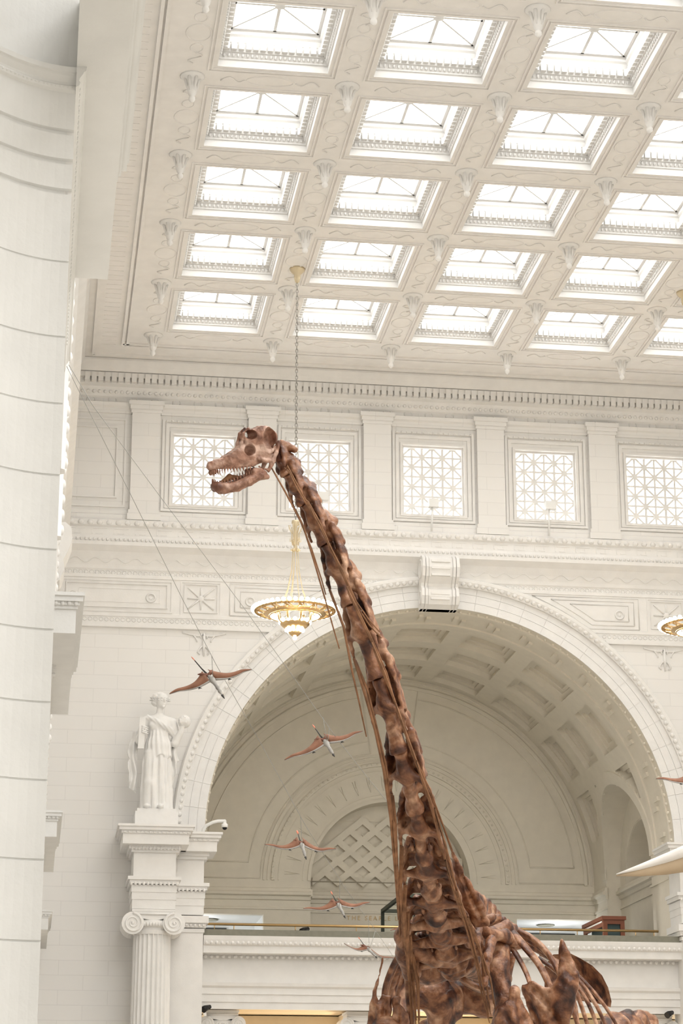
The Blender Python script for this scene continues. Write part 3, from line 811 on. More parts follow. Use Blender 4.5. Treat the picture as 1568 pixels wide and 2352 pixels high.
def poly2(U, V, pts):
    """signed distance to a polygon in a plane"""
    d = np.full(len(U), 1e9); s = np.ones(len(U)); n = len(pts); j = n - 1
    for i in range(n):
        ex, ey = pts[j][0] - pts[i][0], pts[j][1] - pts[i][1]; wx, wy = U - pts[i][0], V - pts[i][1]
        t = np.clip((wx * ex + wy * ey) / (ex * ex + ey * ey + 1e-12), 0, 1)
        d = np.minimum(d, (wx - ex * t) ** 2 + (wy - ey * t) ** 2)
        c1, c2, c3 = V >= pts[i][1], V < pts[j][1], ex * wy > ey * wx
        f = (c1 & c2 & c3) | (~c1 & ~c2 & ~c3); s = np.where(f, -s, s); j = i
    return s * np.sqrt(d)
def surf(fn, lo, hi, h):
    """mesh of fn<0 inside the box lo..hi with cell size h (surface nets)"""
    lo = np.array(lo, float); n = np.maximum(4, np.ceil((np.array(hi, float) - lo) / h).astype(int) + 1)
    ax = [lo[i] + h * np.arange(n[i]) for i in range(3)]
    G = np.stack(np.meshgrid(*ax, indexing='ij'), -1).reshape(-1, 3)
    F = np.concatenate([fn(G[i:i + 200000]) for i in range(0, len(G), 200000)]).reshape(n)
    F[0] = F[-1] = 1e-3 + np.abs(F[0]).min(); F[:, 0] = F[:, -1] = .001; F[:, :, 0] = F[:, :, -1] = .001
    S = F < 0; c = tuple(n - 1)
    pos = np.zeros(c + (3,)); cnt = np.zeros(c)
    def sl(o): return tuple(slice(o[i], o[i] + c[i]) for i in range(3))
    for a in range(3):
        for u in (0, 1):
            for v in (0, 1):
                o = [0, 0, 0]; o[(a + 1) % 3] = u; o[(a + 2) % 3] = v; e = list(o); e[a] = 1
                fa, fb = F[sl(o)], F[sl(e)]; x = S[sl(o)] != S[sl(e)]
                t = np.where(x, fa / np.where(x, fa - fb, 1), 0)
                p = np.array(o, float) + t[..., None] * (np.array(e) - np.array(o))
                pos += np.where(x[..., None], p, 0); cnt += x
    act = cnt > 0; idx = -np.ones(c, int); idx[act] = np.arange(act.sum())
    I = np.stack(np.nonzero(act), -1)
    V = lo + h * (I + pos[act] / cnt[act][:, None])
    faces = []
    for a in range(3):
        b, d = (a + 1) % 3, (a + 2) % 3
        s0 = [slice(None)] * 3; s1 = [slice(None)] * 3
        s0[a] = slice(0, n[a] - 1); s1[a] = slice(1, n[a])
        for q in (b, d): s0[q] = slice(1, n[q] - 1); s1[q] = slice(1, n[q] - 1)
        A, B = S[tuple(s0)], S[tuple(s1)]
        for flip, mk in ((0, A & ~B), (1, ~A & B)):
            J = np.stack(np.nonzero(mk), -1)
            if not len(J): continue
            J[:, b] += 1; J[:, d] += 1
            def g(ob, od):
                K = J.copy(); K[:, b] += ob; K[:, d] += od; return idx[K[:, 0], K[:, 1], K[:, 2]]
            q = np.stack([g(-1, -1), g(0, -1), g(0, 0), g(-1, 0)], -1)
            faces.append(q[:, ::-1] if flip else q)
    return V, (np.concatenate(faces) if faces else np.zeros((0, 4), int))
def body(name, fn, lo, hi, h, m, parent, T=None):
    """T: (origin, 3x3 columns) places local coordinates in the hall"""
    V, Fc = surf(fn, lo, hi, h)
    if T is not None: V = np.array(T[0]) + V @ np.array(T[1]).T
    mb = MB(); mb.v = [tuple(v) for v in V.tolist()]; mb.f = [tuple(f) for f in Fc.tolist()]; mb.sm = [True] * len(mb.f)
    return build(name, mb, m, parent)

# ================================================================== CEILING PENDANTS
PGX = [CXS[0] - 1.66] + [c + 1.66 for c in CXS]
PGY = [y + HY + .52 for y in CYS if y > 30]
pm_ = MB().lathe([(.27, 0), (.24, -.03), (.13, -.08), (.095, -.2), (.11, -.3), (.085, -.42), (.05, -.47), (.07, -.51), (.07, -.56), (.04, -.6), (.015, -.62)], (0, 0, 0), 14)
for k in range(6):
    a = k * PI / 3; pm_.tube([(.15 * math.cos(a), .15 * math.sin(a), -.05), (.12 * math.cos(a), .12 * math.sin(a), -.2), (.09 * math.cos(a), .09 * math.sin(a), -.36)], [.04, .03, .015], 6)
ORD = ['first', 'second', 'third', 'fourth', 'fifth', 'sixth', 'seventh', 'eighth']
p0 = None
for i, y in enumerate(PGY):
    for j, x in enumerate(PGX):
        if p0 is None: p0 = build('ceiling_pendant', pm_, M_PL); o = p0
        else: o = p0.copy(); COL.objects.link(o)
        o.location = (x, y, ZC + EYE)
        tag(o, 'white plaster drop boss, %s row from the end wall, %s from the left' % (ORD[i], ORD[j]), 'ceiling pendant', 'plaster bosses at the crossings of the ceiling beams')

# ================================================================== CHANDELIERS
def chandelier(cx, cy, label):
    zr = 13.5
    t = thing('chandelier', label, 'chandelier', (cx, cy, ZC))
    build('canopy', MB().lathe([(.2, 0), (.19, -.05), (.15, -.1), (.085, -.16), (.08, -.28), (.06, -.36), (.02, -.4)], (cx, cy, ZC), 20), M_BRASSD, t)
    top, bot = ZC - .4, zr + 2.3
    n = 70; st = (top - bot) / n; lk = None
    for i in range(n):
        z = top - (i + .5) * st
        if i < 2:
            m = MB(); pts = []
            for k in range(13):
                a = 2 * PI * k / 12; u, w = .028 * math.cos(a), st * .62 * math.sin(a); pts.append((cx + (u if i == 0 else 0), cy + (u if i else 0), z + w))
            m.tube(pts, .011, 5, caps=False); o = build('chain_link', m, M_STEEL, t); lk = (lk or []) + [(o, z)]
        else:
            o = lk[i % 2][0].copy(); COL.objects.link(o); o.parent = t; o.location = (0, 0, z - lk[i % 2][1])
    m = MB().lathe([(.03, 2.3), (.1, 2.28), (.1, 2.22), (.04, 2.12), (.03, 1.9), (.035, 1.7), (.045, 1.6), (.03, 1.56), (.03, 1.5)], (cx, cy, zr), 14)
    for k in range(6):
        a = k * PI / 3; f = lambda r, z: (cx + r * math.cos(a), cy + r * math.sin(a), zr + z)
        m.tube([f(.07, 1.65), f(.1, 1.8), f(.09, 1.95), f(.15, 2.08), f(.17, 2.16), f(.12, 2.14)], [.014, .016, .014, .016, .012, .008], 5); m.tube([f(.08, 1.78), f(.13, 1.74), f(.14, 1.82)], [.01, .012, .006], 5)
        m.sphere(f(.09, 1.53), .035, 6, 4)
    build('crown', m, M_BRASSD, t)
    for k in range(8):
        a = 2 * PI * (k + .3) / 8; f = lambda r, z: (cx + r * math.cos(a), cy + r * math.sin(a), zr + z)
        build('rod', MB().tube([f(.07, 1.5), f(.1, 1.0), f(.2, .5), f(.36, .1), f(.5, -.02)], .011, 5), M_BRASSD, t)
    def band(pr, n=48): return MB().lathe(pr, (cx, cy, zr), n)
    m = MB()
    for r0, z0, r1, z1 in ((.99, -.01, .9, -.05), (.76, -.1, .64, -.14)):
        m.loft([[(cx + r * math.cos(a), cy + r * math.sin(a), zr + z) for r, z in ((r0, z0), (r1, z1), (r1 - .01, z1 + .03), (r0 - .01, z0 + .03))] for a in np.linspace(0, 2 * PI, 49)], True, False, False)
    for i in range(16):                                # pierced leaf work between the two bands
        a = 2 * PI * i / 16; f = lambda r, z, da=0: (cx + r * math.cos(a + da), cy + r * math.sin(a + da), zr + z)
        m.tube([f(.91, -.05), f(.83, -.075, .05), f(.75, -.1)], [.03, .05, .03], 6, True, .4); m.tube([f(.91, -.05, .1), f(.83, -.07, .16), f(.76, -.1, .2)], .016, 5)
    for i in range(40):
        a = 2 * PI * i / 40; m.sphere((cx + .945 * math.cos(a), cy + .945 * math.sin(a), zr - .035), (.03, .03, .015), 6, 4)
    m.ring((cx, cy, zr - .02), .99, .018, 48, 6, 'Z'); m.ring((cx, cy, zr - .15), .62, .02, 40, 6, 'Z')
    build('outer_ring', m, M_BRASS, t)
    for k in range(8):
        a = 2 * PI * (k + .3) / 8; f = lambda r, z: (cx + r * math.cos(a), cy + r * math.sin(a), zr + z)
        build('scroll_arm', MB().tube([f(.62, -.1), f(.5, -.02), f(.42, -.12), f(.4, -.26), f(.33, -.36)], [.02, .035, .04, .03, .025], 6), M_BRASS, t)
    build('basket', band([(.36, -.3), (.37, -.35), (.3, -.42), (.2, -.47), (.12, -.52), (.17, -.56), (.1, -.63), (.04, -.66)], 28), M_BRASS, t)
    bl = None
    for R_, z, n_, r in ((1.03, .02, 44, .05), (.58, -.1, 26, .046), (.36, -.3, 14, .044), (.2, -.5, 9, .042), (0, -.7, 1, .05)):
        for i in range(n_):
            a = 2 * PI * (i + .25) / n_; p = (cx + R_ * math.cos(a), cy + R_ * math.sin(a), zr + z)
            if bl is None: bl = (build('bulb', MB().sphere(p, r, 10, 7), M_BULB, t), p)
            else:
                o = bl[0].copy(); COL.objects.link(o); o.parent = t; o.location = tuple(p[q] - bl[1][q] for q in range(3))
    return t
chandelier(5.95, 50.5, 'brass chandelier of round bulbs hanging left of the long skeleton neck')
chandelier(16.2, 50.6, 'brass chandelier of round bulbs cut off by the right edge, before the arch')

# ================================================================== STATUE
st_ = thing('statue', 'white robed statue with leaf wreath, tablet and globe standing above the fluted column', 'statue', (3.03, 56.9, 9.1))
build('plinth', MB().box(2.47, 3.6, 56.42, 57.7, 9.1, 9.5).box(2.52, 3.55, 56.46, 57.66, 9.5, 9.58), M_STAT, st_)
def statue(P):
    x, y, z = P[:, 0], P[:, 1], P[:, 2]               # local metres, z from the plinth top, y toward the back
    Q = P.copy()
    ang = np.arctan2(x, -y)
    sk = chain(P, [(0, 0, .02), (.0, 0, .5), (.0, 0, 1.2), (.02, 0, 1.62)], [.43, .40, .36, .30], .05)
    fold = (.03 * np.sin(ang * 13 + 1.2 * np.sin(z * 1.3)) + .022 * np.sin(ang * 7 + z) + .012 * np.sin(ang * 27)) * np.clip((1.75 - z) / .4, 0, 1)
    sk = sk + fold
    d = sk
    d = smin(d, cap(P, (-.17, -.16, 1.5), (-.2, -.28, .7), .17, .14), .1)     # bent thigh under the cloth
    d = smin(d, cap(P, (-.2, -.28, .7), (-.26, -.2, .05), .14, .13), .08)
    over = chain(P, [(.02, 0, 1.5), (.02, -.02, 1.75), (.02, -.02, 1.98)], [.37, .33, .27], .05) + .016 * np.sin(ang * 16 + z * 3)
    d = smin(d, np.maximum(over, 1.42 + .06 * np.sin(ang * 6) - z), .02)
    d = smin(d, ell(P, (.02, -.01, 2.26), (.33, .22, .36)), .06)                # chest
    d = smin(d, ell(P, (-.12, -.16, 2.28), (.13, .11, .12)), .05); d = smin(d, ell(P, (.15, -.16, 2.28), (.13, .11, .12)), .05)
    d = smin(d, chain(P, [(-.28, -.08, 2.52), (-.05, -.23, 2.38), (.2, -.22, 2.24), (.38, -.06, 2.12)], [.06, .07, .08, .09], .03) + .01 * np.sin(x * 60 + z * 50), .03)
    d = smin(d, cap(P, (-.26, 0, 2.46), (.32, 0, 2.44), .11), .1)              # shoulders
    d = smin(d, cap(P, (.03, 0, 2.5), (.05, -.03, 2.8), .1, .088), .05)        # neck
    d = smin(d, ell(P, (.08, -.06, 2.98), (.155, .18, .23)), .03)               # head turned to the side
    d = smin(d, ell(P, (.12, -.15, 2.88), (.09, .085, .12)), .03)
    d = smin(d, ell(P, (.15, -.245, 2.96), (.024, .04, .06)), .015)            # nose
    d = smin(d, ell(P, (.14, -.232, 2.855), (.042, .022, .014)), .01); d = smin(d, ell(P, (.13, -.215, 2.79), (.045, .03, .035)), .02)
    for ex in (.085, .2): d = np.maximum(d, -ell(P, (ex, -.235, 3.0), (.034, .026, .016)))
    d = smin(d, ell(P, (.035, .03, 3.06), (.225, .215, .17)) + .016 * np.sin(x * 55) * np.sin(z * 50), .02)
    d = smin(d, ell(P, (-.1, .0, 2.95), (.09, .14, .12)) + .012 * np.sin(z * 60 + x * 40), .02)
    d = smin(d, ell(P, (0, .16, 2.95), (.1, .1, .1)), .03)
    # right arm (image left) bent up to the tablet, left arm bent up to the globe
    d = smin(d, chain(P, [(-.33, 0, 2.42), (-.5, .0, 1.95), (-.5, -.1, 1.85)], [.12, .1, .085], .03), .05)
    d = smin(d, chain(P, [(-.5, -.08, 1.85), (-.42, -.25, 2.12)], [.085, .06], .02), .02)
    d = smin(d, chain(P, [(.39, 0, 2.41), (.5, .0, 2.0), (.47, -.06, 1.82)], [.12, .11, .1], .03), .05)
    d = smin(d, chain(P, [(.47, -.06, 1.82), (.6, -.14, 2.1), (.66, -.18, 2.3)], [.1, .075, .055], .02), .03)
    for i, (fx, fz, L) in enumerate(((.58, 2.36, .13), (.63, 2.38, .16), (.68, 2.38, .17), (.73, 2.36, .14))):   # fingers round the globe
        d = smin(d, chain(P, [(.655, -.19, 2.3), (fx, -.29, fz), (fx - .01, -.3, fz + L * .6), (fx, -.24, fz + L)], [.045, .024, .022, .018], .01), .012)
    d = smin(d, chain(P, [(.64, -.17, 2.3), (.55, -.2, 2.36), (.54, -.2, 2.44)], [.04, .024, .02], .01), .012)
    for i in range(4):                                                         # fingers round the tablet
        z0 = 2.03 + i * .055; d = smin(d, chain(P, [(-.46, -.26, z0 + .04), (-.41, -.33, z0 + .03), (-.33, -.33, z0), (-.27, -.27, z0)], [.03, .024, .022, .018], .008), .01)
    d = smin(d, chain(P, [(-.47, -.22, 2.16), (-.42, -.2, 2.26), (-.38, -.22, 2.32)], [.032, .024, .018], .01), .012)
    for fx in (-.26, .1): d = smin(d, ell(P, (fx, -.42, .06), (.09, .17, .07)), .04)   # feet
    return d
SO = (3.03, 56.95, 9.58); SS = 1.0
body('figure', statue, (-.75, -.62, -.02), (.9, .55, 3.35), .0215, M_STAT, st_, (SO, np.eye(3)))
CLL = [(285, 770), (262, 880), (225, 990), (200, 1100), (206, 1180), (230, 1232), (206, 1300), (212, 1410), (240, 1470), (228, 1560), (245, 1650), (240, 1705), (300, 1752), (362, 1785), (372, 1500), (365, 1200), (380, 900), (350, 790)]
CLR = [(1000, 850), (1012, 950), (990, 1050), (1012, 1160), (1045, 1245), (1002, 1270), (992, 1340), (1005, 1462), (968, 1530), (960, 1600), (900, 1745), (868, 1700), (870, 1300), (880, 900), (940, 840)]
def cloak(P):
    x, y, z = P[:, 0], P[:, 1], P[:, 2]; d = None
    for pts in (CLL, CLR):
        q = [((270 + u / 7.125 - 365) / 85.0, (1862 - 1570 - v / 7.125) / 85.0) for u, v in pts]
        d2 = poly2(x, z, q); yy = y - .05 - .055 * np.sin(x * 34 + 1.5 * np.sin(z * 5)) - .02 * np.sin(z * 14 + x * 20)
        e = -smin(-d2, -(np.abs(yy) - .05) * .6, .03); d = e if d is None else np.minimum(d, e)
    return d
body('cloak', cloak, (-1.0, -.3, .1), (.95, .4, 2.2), .02, M_STAT, st_, (SO, np.eye(3)))
m = MB(); zt = SO[2]
m.loft([[(2.58 + dx * .08 + dz * .03, 56.68 + dy * .04, zt + 1.62 + dz * .86) for dx, dy in ((-1, -1), (1, -1), (1, 1), (-1, 1))] for dz in (0, 1)])
build('tablet', m, M_STAT, st_)
build('globe', MB().sphere((3.03 + .7, 56.95 - .1, zt + 2.42), .18, 18, 12), M_STAT, st_)
m = MB()
for k in range(20):
    a = 2 * PI * k / 20; ca, sa = math.cos(a), math.sin(a); c = (3.03 + .045 + .215 * ca, 56.95 + .01 + .215 * sa, zt + 3.02 + .035 * sa)
    for dz, q in ((.07, 1), (-.03, 1.2)): m.tube([c, (c[0] + .03 * ca * q - .02 * sa, c[1] + .03 * sa + .02 * ca, c[2] + dz * .5), (c[0] + .06 * ca * q - .05 * sa, c[1] + .06 * sa + .05 * ca, c[2] + dz)], [.014, .03, .005], 5, True, .5)
build('wreath', m, M_STAT, st_)

# ================================================================== SMALL THINGS ON THE GALLERY AND WINDOWS
a = at(466, 1922, 57.6); t = thing('security_camera', 'white dome camera on a bent arm beside the arch, above the pier', 'security camera', (a[0], 57.6, 9.1))
pts = [at(465, 1921, 57.4), at(467, 1906, 57.4), at(474, 1896, 57.35), at(488, 1889, 57.3), at(500, 1886, 57.3), at(518, 1886, 57.3)]
build('arm', MB().tube(pts, .045, 8), M_WHITEP, t)
c = at(516, 1893, 57.3); build('housing', MB().lathe([(.04, .1), (.05, .02), (.085, 0), (.085, -.08), (.07, -.09)], c, 14), M_WHITEP, t)
build('dome', MB().sphere((c[0], c[1], c[2] - .09), .066, 12, 8), M_BLACK, t)
for k, (px, py) in enumerate(((742, 1142), (995, 1158), (1263, 1163))):
    c = at(px, py, D - .45); t = thing('floodlight', 'white floodlight standing on the ledge before the %s window from the left' % ORD[k + 1], 'floodlight', (c[0], c[1], 17.85), 'floodlights before the clerestory windows')
    build('lamp_head', MB().box(c[0] - .14, c[0] + .14, c[1] - .1, c[1] + .1, c[2] - .1, c[2] + .14), M_WHITEP, t)
    build('stem', MB().tube([(c[0] - .03, c[1], c[2]), (c[0] - .06, c[1], 17.85)], .03, 6), M_WHITEP, t)
def spot(px, py, Y, label, zb):
    c = at(px, py, Y); t = thing('spotlight', label, 'spotlight', (c[0], Y, zb))
    build('lamp_head', MB().tube([(c[0] + .1, Y + .05, c[2] + .05), (c[0] - .03, Y - .05, c[2]), (c[0] - .1, Y - .1, c[2] - .05)], [.05, .08, .09], 10), M_BLACK, t)
    build('bracket', MB().tube([(c[0] + .08, Y, c[2]), (c[0] + .1, Y, zb)], .025, 6), M_BLACK, t)
spot(700, 2137, 58.2, 'small black spotlight on the grey ledge of the gallery', 6.4)
spot(474, 2316, 57.95, 'black spotlight above the capital under the left end of the gallery', 4.58)
spot(1537, 2329, 57.95, 'black spotlight above the capital under the right end of the gallery', 4.58)

# display cases on the gallery
def case_frame(t, x0, x1, y0, y1, z0, z1, w, m_):
    for x in (x0, x1):
        for y in (y0, y1): build('post', MB().box(x - w, x + w, y - w, y + w, z0, z1), m_, t)
    m = MB()
    for z in (z1, ):
        for y in (y0, y1): m.box(x0 - w, x1 + w, y - w, y + w, z - w, z + w)
        for x in (x0, x1): m.box(x - w, x + w, y0 + w, y1 - w, z - w, z + w)
    build('top_frame', m, m_, t)
t = thing('glass_case', 'tall empty glass display case with thin dark frame behind the skeleton neck', 'display case', (11.3, 63.2, 6.4))
case_frame(t, 10.42, 11.42, 61.6, 65.2, 6.4, 8.1, .05, M_CASE)
build('base', MB().box(10.4, 11.45, 61.58, 65.2, 6.4, 6.6), M_CASE, t)
m = MB()
for x in (10.42, 11.42): m.box(x - .006, x + .006, 61.68, 65.1, 6.6, 8.05)
build('glass', m, M_GLASS, t)
t = thing('wooden_cabinet', 'reddish brown wooden display cabinet on the right of the gallery', 'cabinet', (16.2, 61, 6.4))
x0, x1, y0, y1, zt = 15.9, 16.52, 60.0, 62.3, 7.42
m = MB().box(x0 - .04, x1 + .04, y0 - .04, y1, zt - .1, zt)
for x in (x0, x1 - .12):
    m.box(x, x + .12, y0, y0 + .12, 6.4, zt - .1)
m.box(x0, x0 + .1, y1 - .12, y1, 6.4, zt - .1).box(x0, x1, y0, y1, 6.4, 6.55).box(x0, x0 + .06, y0 + .12, y1 - .12, zt - .28, zt - .1).box(x0 + .12, x1 - .12, y0, y0 + .06, zt - .22, zt - .1)
build('frame', m, M_WOOD, t)
build('back_board', MB().box(x0 + .2, x1 - .1, y0 + .6, y1 - .2, 6.55, zt - .12), M_TEAL, t)
build('front_panel', MB().box(x0 + .12, x1 - .12, y0 + .07, y0 + .1, 6.55, zt - .22), M_TEAL, t)
build('light_strip', MB().box(x0 - .02, x0, y0 + .1, y1 - .1, zt - .17, zt - .13), M_WHITEP, t)
# ================================================================== THE SKELETON
def bone_mat(name, stops):
    m = mat(name, (.4, .25, .17), 0.4, spec=.5)
    n, l, b = nodes(m)
    tc = n.new('ShaderNodeTexCoord')
    def noise(sc, det, dist=0.0):
        q = n.new('ShaderNodeTexNoise'); q.inputs['Scale'].default_value = sc; q.inputs['Detail'].default_value = det
        q.inputs['Distortion'].default_value = dist; l.new(tc.outputs['Object'], q.inputs['Vector']); return q
    def ramp(src, stops):
        r = n.new('ShaderNodeValToRGB'); cr = r.color_ramp
        while len(cr.elements) < len(stops): cr.elements.new(.5)
        for e, (p, c) in zip(cr.elements, stops): e.position = p; e.color = (*c, 1)
        l.new(src, r.inputs['Fac']); return r
    a = ramp(noise(3.6, 9, 1.1).outputs['Fac'], stops)
    c = ramp(noise(14, 6, .3).outputs['Fac'], [(.38, (.30, .22, .18)), (.6, (1, 1, 1))])
    mx = n.new('ShaderNodeMixRGB'); mx.blend_type = 'MULTIPLY'; mx.inputs[0].default_value = .6
    l.new(a.outputs[0], mx.inputs[1]); l.new(c.outputs[0], mx.inputs[2])
    l.new(mx.outputs[0], b.inputs['Base Color'])
    bp = n.new('ShaderNodeBump'); bp.inputs['Distance'].default_value = .02; bp.inputs['Strength'].default_value = .7
    l.new(noise(22, 9).outputs['Fac'], bp.inputs['Height']); l.new(bp.outputs['Normal'], b.inputs['Normal'])
    return m
M_BONE = bone_mat('cast_bone', [(.31, (.028, .008, .005)), (.42, (.14, .05, .024)), (.525, (.34, .15, .072)), (.68, (.64, .39, .25))])
M_SKULL = bone_mat('cast_skull', [(.26, (.05, .016, .01)), (.37, (.22, .09, .055)), (.48, (.46, .25, .17)), (.62, (.72, .50, .40))])
M_ROD = plaster('rod_bone', (.33, .165, .085), .45, 9, .004)
M_TOOTH = plaster('tooth', (.42, .22, .15), .3, 30, .002)
dino = thing('dinosaur_skeleton', 'huge long-necked dinosaur skeleton of brown cast bones in the middle of the hall', 'dinosaur skeleton', (4.9, 24.5, ZF))

# ---- neck: joints between vertebrae, each with its own distance
JN = [(632, 1040, 19.6), (657, 1092, 19.6), (696, 1159, 19.65), (745, 1250, 19.72), (801, 1388, 19.85), (865, 1557, 20.05), (916, 1727, 20.35), (953, 1863, 20.8),
      (974, 1975, 21.35), (991, 2050, 21.95), (1000, 2107, 22.5), (1011, 2145, 23.0), (1023, 2184, 23.45), (1042, 2226, 23.9)]
JP = [at(*j) for j in JN]
VW = [.09, .12, .145, .16, .175, .185, .195, .21, .26, .29, .33, .37, .40]
VC = [.8 * q for q in [.06, .065, .072, .08, .09, .095, .1, .1, .115, .125, .135, .145, .155]]
TH = [62, 60, 56, 52, 46, 38, 30, 22, 16, 14, 12, 12, 12]
SPH = [.06, .08, .1, .1, .11, .12, .12, .13, .2, .26, .32, .36, .36]      # neural spine height
frames = []; tipL = []; tipR = []
for k in range(13):
    hi_, lo_ = JP[k], JP[k + 1]; L = np.linalg.norm(hi_ - lo_); t = (hi_ - lo_) / L
    c = -(hi_ + lo_); c /= np.linalg.norm(c)
    v0 = c - (c @ t) * t; v0 /= np.linalg.norm(v0); s0 = np.cross(t, v0)
    q = math.radians(TH[k]); v = math.cos(q) * v0 - math.sin(q) * s0; s = math.cos(q) * s0 + math.sin(q) * v0
    Rm = np.stack([s, -v, t], 1)                        # columns: lateral, dorsal, cranial
    frames.append((lo_, Rm, L))
    w, c_, sp = VW[k], VC[k], SPH[k]
    Lw = max(L, .3)
    zw = .6 * L if k > 2 else .5 * L
    def fn(P, L=L, w=w, c_=c_, sp=sp, zw=zw, k=k):
        x = np.abs(P[:, 0]); Q = np.stack([x, P[:, 1], P[:, 2]], 1)
        d = chain(Q, [(0, 0, .02 * L), (0, .01, .18 * L), (0, .02, .55 * L), (0, .02, L)], [c_ * 1.08, c_ * .84, c_ * .8, c_ * .84], .03)
        d = smin(d, cap(Q, (0, 0, -.01 * L), (0, 0, .04 * L), c_ * 1.17), .02)                       # flared cotyle
        d = np.maximum(d, np.maximum(-.005 - P[:, 2], P[:, 2] - L * .985))
        wg = cap(Q, (0, .0, zw + .05 * L), (w * .92, .0, zw - .05 * L), c_ * .78, c_ * .3)            # parapophysis wing
        d = smin(d, wg, min(.09, .13 * L))
        d = smin(d, chain(Q, [(w * .9, .0, zw - .04 * L), (w * .98, -.015, zw - .17 * L), (w * .98, -.025, zw - .3 * L)], [c_ * .34, c_ * .27, c_ * .2], .02), .035)
        yr = c_ * 1.75                                                                               # arch and its thin side sheets
        ped = bx(Q, (0, yr * .6, .52 * L), (c_ * .42, yr * .6, .3 * L), .02)
        d = smin(d, ped, .04)
        O = [np.array([w * fx, yr * fy, fz * L]) for fx, fy, fz in ((1.0, .05, zw / L + .0), (.97, .25, .82), (.8, .55, 1.02), (.56, .9, 1.24))]
        I = [np.array([c_ * .4, yr * 1.0, fz * L]) for fz in (.4, .62, .84, 1.06)]
        Mi = [(o + i) / 2 + np.array([.24 * w, .28 * yr, 0]) for o, i in zip(O, I)]; sh = None
        for A_, B_ in ((O, Mi), (Mi, I)):
            for q_ in range(3):
                for T_ in ((A_[q_], A_[q_ + 1], B_[q_]), (A_[q_ + 1], B_[q_ + 1], B_[q_])):
                    e = tri(Q, *T_, .015); sh = e if sh is None else np.minimum(sh, e)
        d = smin(d, sh, .025)
        d = smin(d, chain(Q, [(w * .8, yr * .55, 1.02 * L), (w * .56, yr * .9, 1.22 * L)], [.022, .038], .02), .03)
        d = smin(d, chain(Q, [(c_ * .5, yr * 1.05, .45 * L), (w * .45, yr * 1.3, .16 * L), (w * .46, yr * 1.35, -.1 * L)], [.05, .045, .05], .02), .05)      # postzygapophysis
        d = smin(d, chain(Q, [(0, yr, .25 * L), (0, yr + sp, .36 * L), (0, yr + sp * .7, .6 * L), (0, yr, .78 * L)], [.035, .045 + .1 * sp, .04, .03], .02), .06)
        if k > 6: d = smin(d, ell(Q, (c_ * 1.12, -.01, .3 * L), (.022, .05, .09 * L + .02)), .012)
        d = np.maximum(d, -ell(Q, (c_ * 1.05, .01, .28 * L), (c_ * .36, c_ * .45, .15 * L)))           # lateral fossa
        return d + .006 * np.sin(P[:, 2] * 40 + P[:, 0] * 31) * np.sin(P[:, 1] * 37 + k)
    B = w + .12
    body('cervical_vertebra', fn, (-B, -c_ * 1.6, -.22 * L - .05), (B, c_ * 1.9 + sp + .16, 1.26 * L + .06), min(.0185, max(.0105, L * .024)), M_BONE, dino, (lo_, Rm))
    for sg, arr in ((-1, tipL), (1, tipR)): arr.append(lo_ + Rm @ np.array([sg * w * .97, -.03, zw - .28 * L]))
# ---- cervical ribs: long rods trailing from the wings
YJ = [j[1] for j in JN]; ZJ = [j[2] for j in JN]
def ydep(py): return float(np.interp(py, YJ, ZJ))
def rib_rod(start, pts, off, r0, r1=.006):
    P_ = [start] + [at(px, py, ydep(py) + off) for px, py in pts]
    n_ = len(P_); build('cervical_rib', MB().tube(P_, [(r0 + (r1 - r0) * (i / (n_ - 1)) ** .8) * (.75 if i == 0 else 1) for i in range(n_)], 7), M_ROD, dino)
Lp = [
    (at(622, 1072, 19.55), [(655, 1130), (690, 1198), (716, 1262), (738, 1330), (748, 1366)], -.08, .014),
    (tipL[1], [(672, 1142), (697, 1210), (720, 1285), (752, 1395), (766, 1445), (779, 1490)], -.1, .017),
    (tipL[3], [(770, 1362), (789, 1440), (808, 1540), (826, 1620), (841, 1692)], -.1, .024),
    (tipL[4], [(824, 1520), (840, 1600), (862, 1680), (880, 1760), (893, 1850), (904, 1960)], -.1, .028),
    (tipL[5], [(870, 1690), (882, 1770), (897, 1880), (906, 1990), (911, 2060), (914, 2112)], -.1, .03),
    (tipL[6], [(903, 1830), (905, 1900), (911, 2000), (915, 2080), (918, 2164)], -.12, .03),
    (tipL[7], [(915, 1950), (918, 2050), (924, 2130), (933, 2200), (940, 2260)], -.12, .03),
    (tipL[8], [(921, 2020), (926, 2110), (934, 2200), (941, 2290), (947, 2350)], -.16, .034),
    (tipL[9], [(930, 2080), (934, 2160), (939, 2250), (944, 2360)], -.2, .034),
    (tipL[10], [(940, 2140), (945, 2230), (955, 2360)], -.22, .036),
    (tipL[11], [(948, 2180), (958, 2260), (962, 2360)], -.25, .036)]
for i, (a, b, o, r) in enumerate(Lp):
    q = b if i == 0 else b[1:]
    rib_rod(a, q, o, r * .72)
    if i > 2: rib_rod(a + np.array([.015, 0, -.02]), [(x + 3 - 2 * (j % 2), y - 16) for j, (x, y) in enumerate(q)], o + .04, r * .55)
